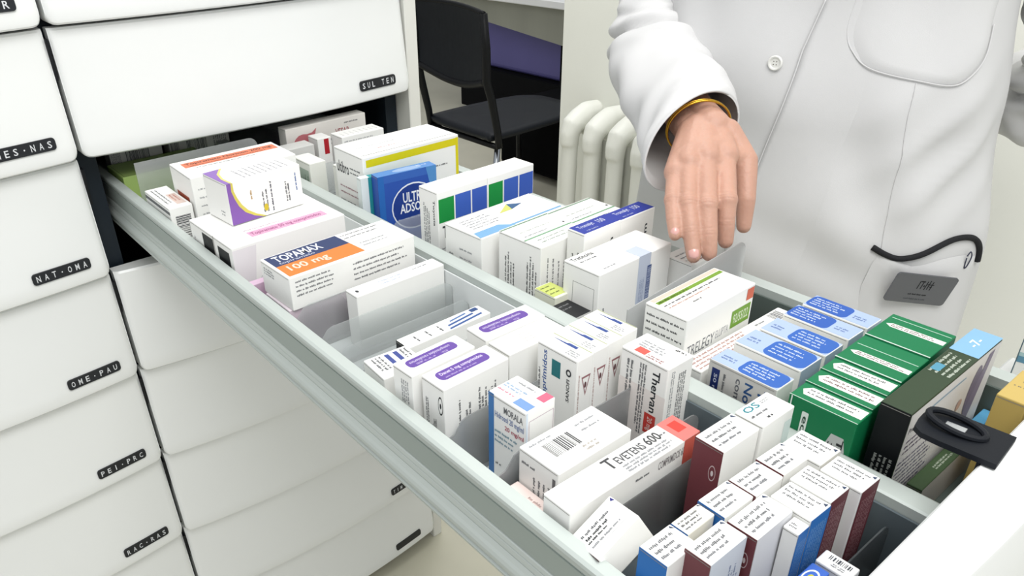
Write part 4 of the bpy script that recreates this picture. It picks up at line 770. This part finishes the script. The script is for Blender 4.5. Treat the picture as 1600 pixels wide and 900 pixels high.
# grey badge on the hip pocket
A=V(surf(-.56,.951,.018)); Bp=V(surf(-.985,.938,.019)); Cc=V(surf(-.44,.923,.019)); 
ux=(Bp-A); LB=.076; ux.normalize(); vy=(A-Cc); vy=(vy-ux*vy.dot(ux)).normalized(); nb=ux.cross(vy); HB=.040
org=A-vy*HB*.96
Mb=Matrix((( ux.x,vy.x,nb.x,org.x),(ux.y,vy.y,nb.y,org.y),(ux.z,vy.z,nb.z,org.z),(0,0,0,1)))
m=MB(); p=shape2d('rr',(0,0,1,1),LB,HB,.1,R_)[0][0]; n=len(p); m.add([Mb@V((a,b_,z_)) for z_ in (.0015,-.0006) for a,b_ in p],[tuple(range(n)),tuple(range(n,2*n))[::-1]]+[(i,(i+1)%n,(i+1)%n+n,i+n) for i in range(n)])
pr=[('r',(.41,.52,.425,.80)),('r',(.43,.76,.50,.80)),('r',(.465,.52,.48,.8)),('r',(.53,.5,.545,.8)),('r',(.57,.52,.585,.84)),('r',(.55,.68,.66,.71)),('r',(.62,.5,.635,.8)),('r',(.50,.60,.52,.66)),('r',(.60,.60,.64,.63))]
rr=random.Random(3)
for kd,rc in pr:
    for P_,F_ in shape2d(kd,rc,LB,HB,None,rr): m.add([Mb@V((a,b_,.00165)) for a,b_ in P_],F_,1)
for rc,ex_ in (((.33,.26,.66,.38),(1,0,.95)),):
    for P_,F_ in shape2d('m',rc,LB,HB,ex_,rr): m.add([Mb@V((a,b_,.00165)) for a,b_ in P_],F_,1)
for P_,F_ in shape2d('m',(.3,.12,.7,.19),LB,HB,(1,0,.95),rr): m.add([Mb@V((a,b_,.00165)) for a,b_ in P_],F_,2)
o=m.build('name_badge',[mat('badge_grey','#66686D',rough=.35,metal=.3,vary=.03),ink('1C1D22'),ink('54565B')],None,fix=False)
tag(o,'dark grey name badge pinned to the coat under the black-trimmed pocket','badge')
# hair and shoes, above and below the photograph
m=MB(); ball(m,hd+V((.014,0,.02)),.108,(.92,.82,1.08),20); 
hv2,hf2=remesh(m,.006,2); m=MB(); m.add([v for v in hv2],hf2)
bm=bmesh.new(); me=bpy.data.meshes.new('hair'); me.from_pydata(hv2,[],hf2); bm.from_mesh(me)
bmesh.ops.delete(bm,geom=[v for v in bm.verts if (Rf.transposed()@(v.co-hd)).x<-.045 and v.co.z<hd.z+.065],context='VERTS'); bm.to_mesh(me); bm.free()
link('hair',me,mat('brown_hair','#3B2A20',rough=.5,bump=.3,bscale=300,stretch=(1,1,.1)),pe,smooth=True)
for yy in (.585,.405):
    m=MB(); ball(m,(.965,yy,.035),.05,(2.3,.85,.7)); m.build('shoe',mat('white_clog','#E4E4E2',rough=.4,vary=.03),pe,smooth=True)
    m=MB(); caps(m,[(1.0,yy,.88),(.99,yy,.48),(1.0,yy,.09)],(.098,.078,.068)); m.build('trouser_leg',mat('white_trousers','#E6E7EA',rough=.85,bump=.2,bscale=700),pe,smooth=True)

# ================================================================== radiator
rd=empty('radiator',(1.43,1.0,.25)); tag(rd,'white cast iron column radiator under the arm, standing against the pale wall','radiator')
RAD=mat('radiator_enamel','#F1F2EB',rough=.4,vary=.03,vscale=20,bump=.05,bscale=60)
ztop=.862; zbt=.14
def section(y):
    m=MB(); 
    # front and rear columns joined by an arched head and foot
    for (xc,ra) in ((1.385,.021),(1.480,.018)):
        m.tube([(xc,y,zbt+.03),(xc,y,ztop-.06)],ra,14,0,True,.95)
    for zz,s in ((ztop-.030,1),(zbt+.03,-1)):
        pts=[(1.382,y,zz-s*.055),(1.383,y,zz-s*.028),(1.390,y,zz-s*.008),(1.410,y,zz+s*.002),(1.440,y,zz+s*.014),(1.468,y,zz+s*.016),(1.482,y,zz-s*.004),(1.482,y,zz-s*.045)]
        m.tube(pts,[.022,.0235,.026,.027,.0265,.024,.022,.018],16,0,True,1.1)
    return m
hy=.034
for k in range(7):
    m=section(1.308-.0745*k)
    v,f=remesh(m,.004,6); mm=MB(); mm.add(v,f); mm.build('radiator_section',RAD,rd,smooth=True,fix=False)
m=MB(); 
for zz in (ztop-.05,zbt+.05): m.tube([(1.43,1.318,zz),(1.43,.84,zz)],.017,12)
m.build('connecting_pipe',RAD,rd,smooth=True)
m=MB(); m.tube([(1.43,1.315,ztop-.05),(1.43,1.36,ztop-.05),(1.49,1.38,ztop-.05)],.008,10); m.build('bleed_valve',mat('dull_brass','#A59A80',rough=.4,metal=.7,vary=.05),rd,smooth=True)

# ================================================================== desk corner with chair
dk=empty('desk',(3.45,3.0,0)); tag(dk,'desk with a white top and grey-green fascia behind the dark chair','desk')
MB().rbox(3.13,3.95,1.7,4.6,.745,.785,.004,1).build('desk_top',mat('desk_white_top','#EDEEEE',rough=.35,vary=.02),dk)
FA_=mat('fascia_grey_green','#95968A',rough=.6,vary=.10,vscale=6,stretch=(1,1,.2))
m=MB(); ya,yb=4.6,1.7
def zl(y): return .614+( .614-.554)/(3.69-3.08)*(y-3.69)
m.add([(3.17,ya,.745),(3.17,yb,.745),(3.19,ya,.745),(3.19,yb,.745),(3.17,ya,zl(ya)),(3.17,yb,zl(yb)),(3.19,ya,zl(ya)),(3.19,yb,zl(yb))],[(0,1,5,4),(2,6,7,3),(0,2,3,1),(4,5,7,6),(0,4,6,2),(1,3,7,5)]).build('fascia',FA_,dk)
MB().box(3.86,3.9,1.75,3.92,0,.745).build('desk_back_panel',mat('desk_dark_panel','#07090D',rough=.8,spec=.15,vary=.05),dk)
for yy in (1.78,): MB().rbox(3.3,3.8,yy-.02,yy+.02,0,.745,.003,1).build('desk_leg',mat('desk_dark_panel','#0D1016'),dk)
o=MB().rbox(3.30,3.55,3.17,4.10,.315,.72,.03,3).build('purple_screen',mat('purple_plastic','#625E9C',rough=.45,vary=.12,vscale=2.5)); tag(o,'dull purple panel standing under the desk behind the chair','panel')
MB_=MB().rbox(3.26,3.60,3.17,4.10,.04,.314,.01,2).build('storage_box',mat('black_box','#050609',rough=.8,spec=.15,vary=.1)); tag(MB_,'black low storage chest under the desk beneath the purple panel','chest')
o=MB().rbox(3.22,3.6,2.2,3.15,.02,.72,.01,2).build('computer_tower',mat('black_tower','#050609',rough=.8,spec=.15,vary=.1)); tag(o,'black cabinet under the desk at the wall corner','cabinet')
o=MB().rbox(2.66,3.10,2.30,3.02,.03,.36,.02,2).build('black_bag',mat('black_cloth','#040507',rough=.9,spec=.1,vary=.1,bump=.2,bscale=120)); tag(o,'black bag on the floor in the dark beyond the chair seat','bag')
ch=empty('office_chair',(2.33,2.6,0)); tag(ch,'dark navy office chair seen from behind, between the cabinet and the desk','chair')
NAVY=mat('navy_seat_plastic','#0A1018',rough=.5,spec=.3,vary=.15,vscale=5,bump=.08,bscale=300)
BLK=mat('black_frame','#05070B',rough=.45,spec=.3,vary=.05)
ns=20
def back(u,v,off=0):
    y=2.325+.455*u; zt=.925+.015*u+.008*math.sin(math.pi*u); 
    zb_=.672+.012*u-.045*math.sin(math.pi*min(1,max(0,u)))
    z=zb_+(zt-zb_)*v; x=1.975+.028*(1-(2*u-1)**2)-.02*(v-.3)**2*1.5
    return (x+off,y,z)
m=MB(); m.grid(lambda u,v: back(u,v),ns,ns); m.grid(lambda u,v: back(u,v,.014),ns,ns)
e=[(i/(ns-1),0) for i in range(ns)]+[(1,i/(ns-1)) for i in range(ns)]+[(1-i/(ns-1),1) for i in range(ns)]+[(0,1-i/(ns-1)) for i in range(ns)]
vs=[back(*p) for p in e]+[back(*p,.014) for p in e]; N=len(e); m.add(vs,[(i,(i+1)%N,(i+1)%N+N,i+N) for i in range(N)])
m.build('backrest',NAVY,ch,smooth=False)
m=MB(); m.tube([back(*p,.007) for p in e[:ns]],.016,8); m.tube([back(*p,.007) for p in e[2*ns:3*ns]],.009,8); m.build('back_frame',BLK,ch,smooth=True)
for yy,u in ((2.320,0),(2.785,1)):
    m=MB(); m.tube([V(back(u,1,.007)),V(back(u,.5,.004)),V(back(u,0,.007)),(2.00,yy,.60),(2.03,yy,.47),(2.04,yy,.40)],[.014,.017,.018,.017,.016,.015],10); m.build('back_post',BLK,ch,smooth=True)
poly=[(2.055,2.335),(2.52,2.36),(2.62,2.42),(2.64,2.60),(2.62,2.72),(2.50,2.79),(2.10,2.80),(2.02,2.74),(2.01,2.40)]
m=MB(); c=(2.33,2.57); K=6; N=len(poly)*4; pp=dens(poly,4); vs=[]
for j in range(K+1):
    t=j/K
    for p in pp: vs.append((c[0]+(p[0]-c[0])*t,c[1]+(p[1]-c[1])*t,.452-.012*(1-t*t)+(-.006 if j==K else 0)))
for p in pp: vs.append((c[0]+(p[0]-c[0])*.98,c[1]+(p[1]-c[1])*.98,.425))
fs=[(j*N+i,j*N+(i+1)%N,(j+1)*N+(i+1)%N,(j+1)*N+i) for j in range(K+1) for i in range(N)]+[tuple(range((K+1)*N,(K+2)*N))[::-1]]
m.add(vs,fs).build('seat',NAVY,ch,smooth=True)
m=MB(); m.tube([(2.04,2.33,.40),(2.04,2.79,.40)],.013,8).tube([(2.04,2.40,.415),(2.55,2.42,.415)],.013,8).tube([(2.04,2.74,.415),(2.55,2.72,.415)],.013,8); m.build('seat_frame',BLK,ch,smooth=True)
CHR=mat('chrome','#A9AEB4',rough=.18,metal=.95,vary=.05)
for a,b_ in (((2.06,2.35),(1.98,2.31)),((2.06,2.77),(1.98,2.81)),((2.53,2.40),(2.58,2.36)),((2.53,2.74),(2.58,2.78))):
    m=MB(); m.tube([(a[0],a[1],.42),(b_[0],b_[1],.012)],.013,12); m.build('leg',CHR if a==(2.53,2.40) or a==(2.06,2.35) else BLK,ch,smooth=True)

# ================================================================== neighbouring shelf with one box, right edge of the picture
sh=empty('side_stand',(.76,.13,0)); tag(sh,'narrow white stand at the right edge just beyond the drawer rail','stand')
MB().rbox(.722,.802,.098,.165,.93,.945,.002,1).build('stand_top',WHITE,sh); MB().rbox(.725,.799,.101,.162,0,.93,.002,1).build('stand_body',WHITE,sh)
carton('medicine_box','white box with a thin blue edge reading Ar, outside the drawer at the right edge',None,74.2,10.4,5,4.4,1.008,zb=.9455,rz=10,prints=[('S','t',(.45,.12,.9,.42),'3A3C40',('Ar',0,.02)),('S','r',(.0,.50,1,.60),'6FA3BE'),('S','r',(.0,.60,1,.66),'BFE0E2'),('S','m',(.6,.72,.95,.9),'8A3A42',(1,0,.9)),('S','r',(0,0,.02,1),'5E7682')])
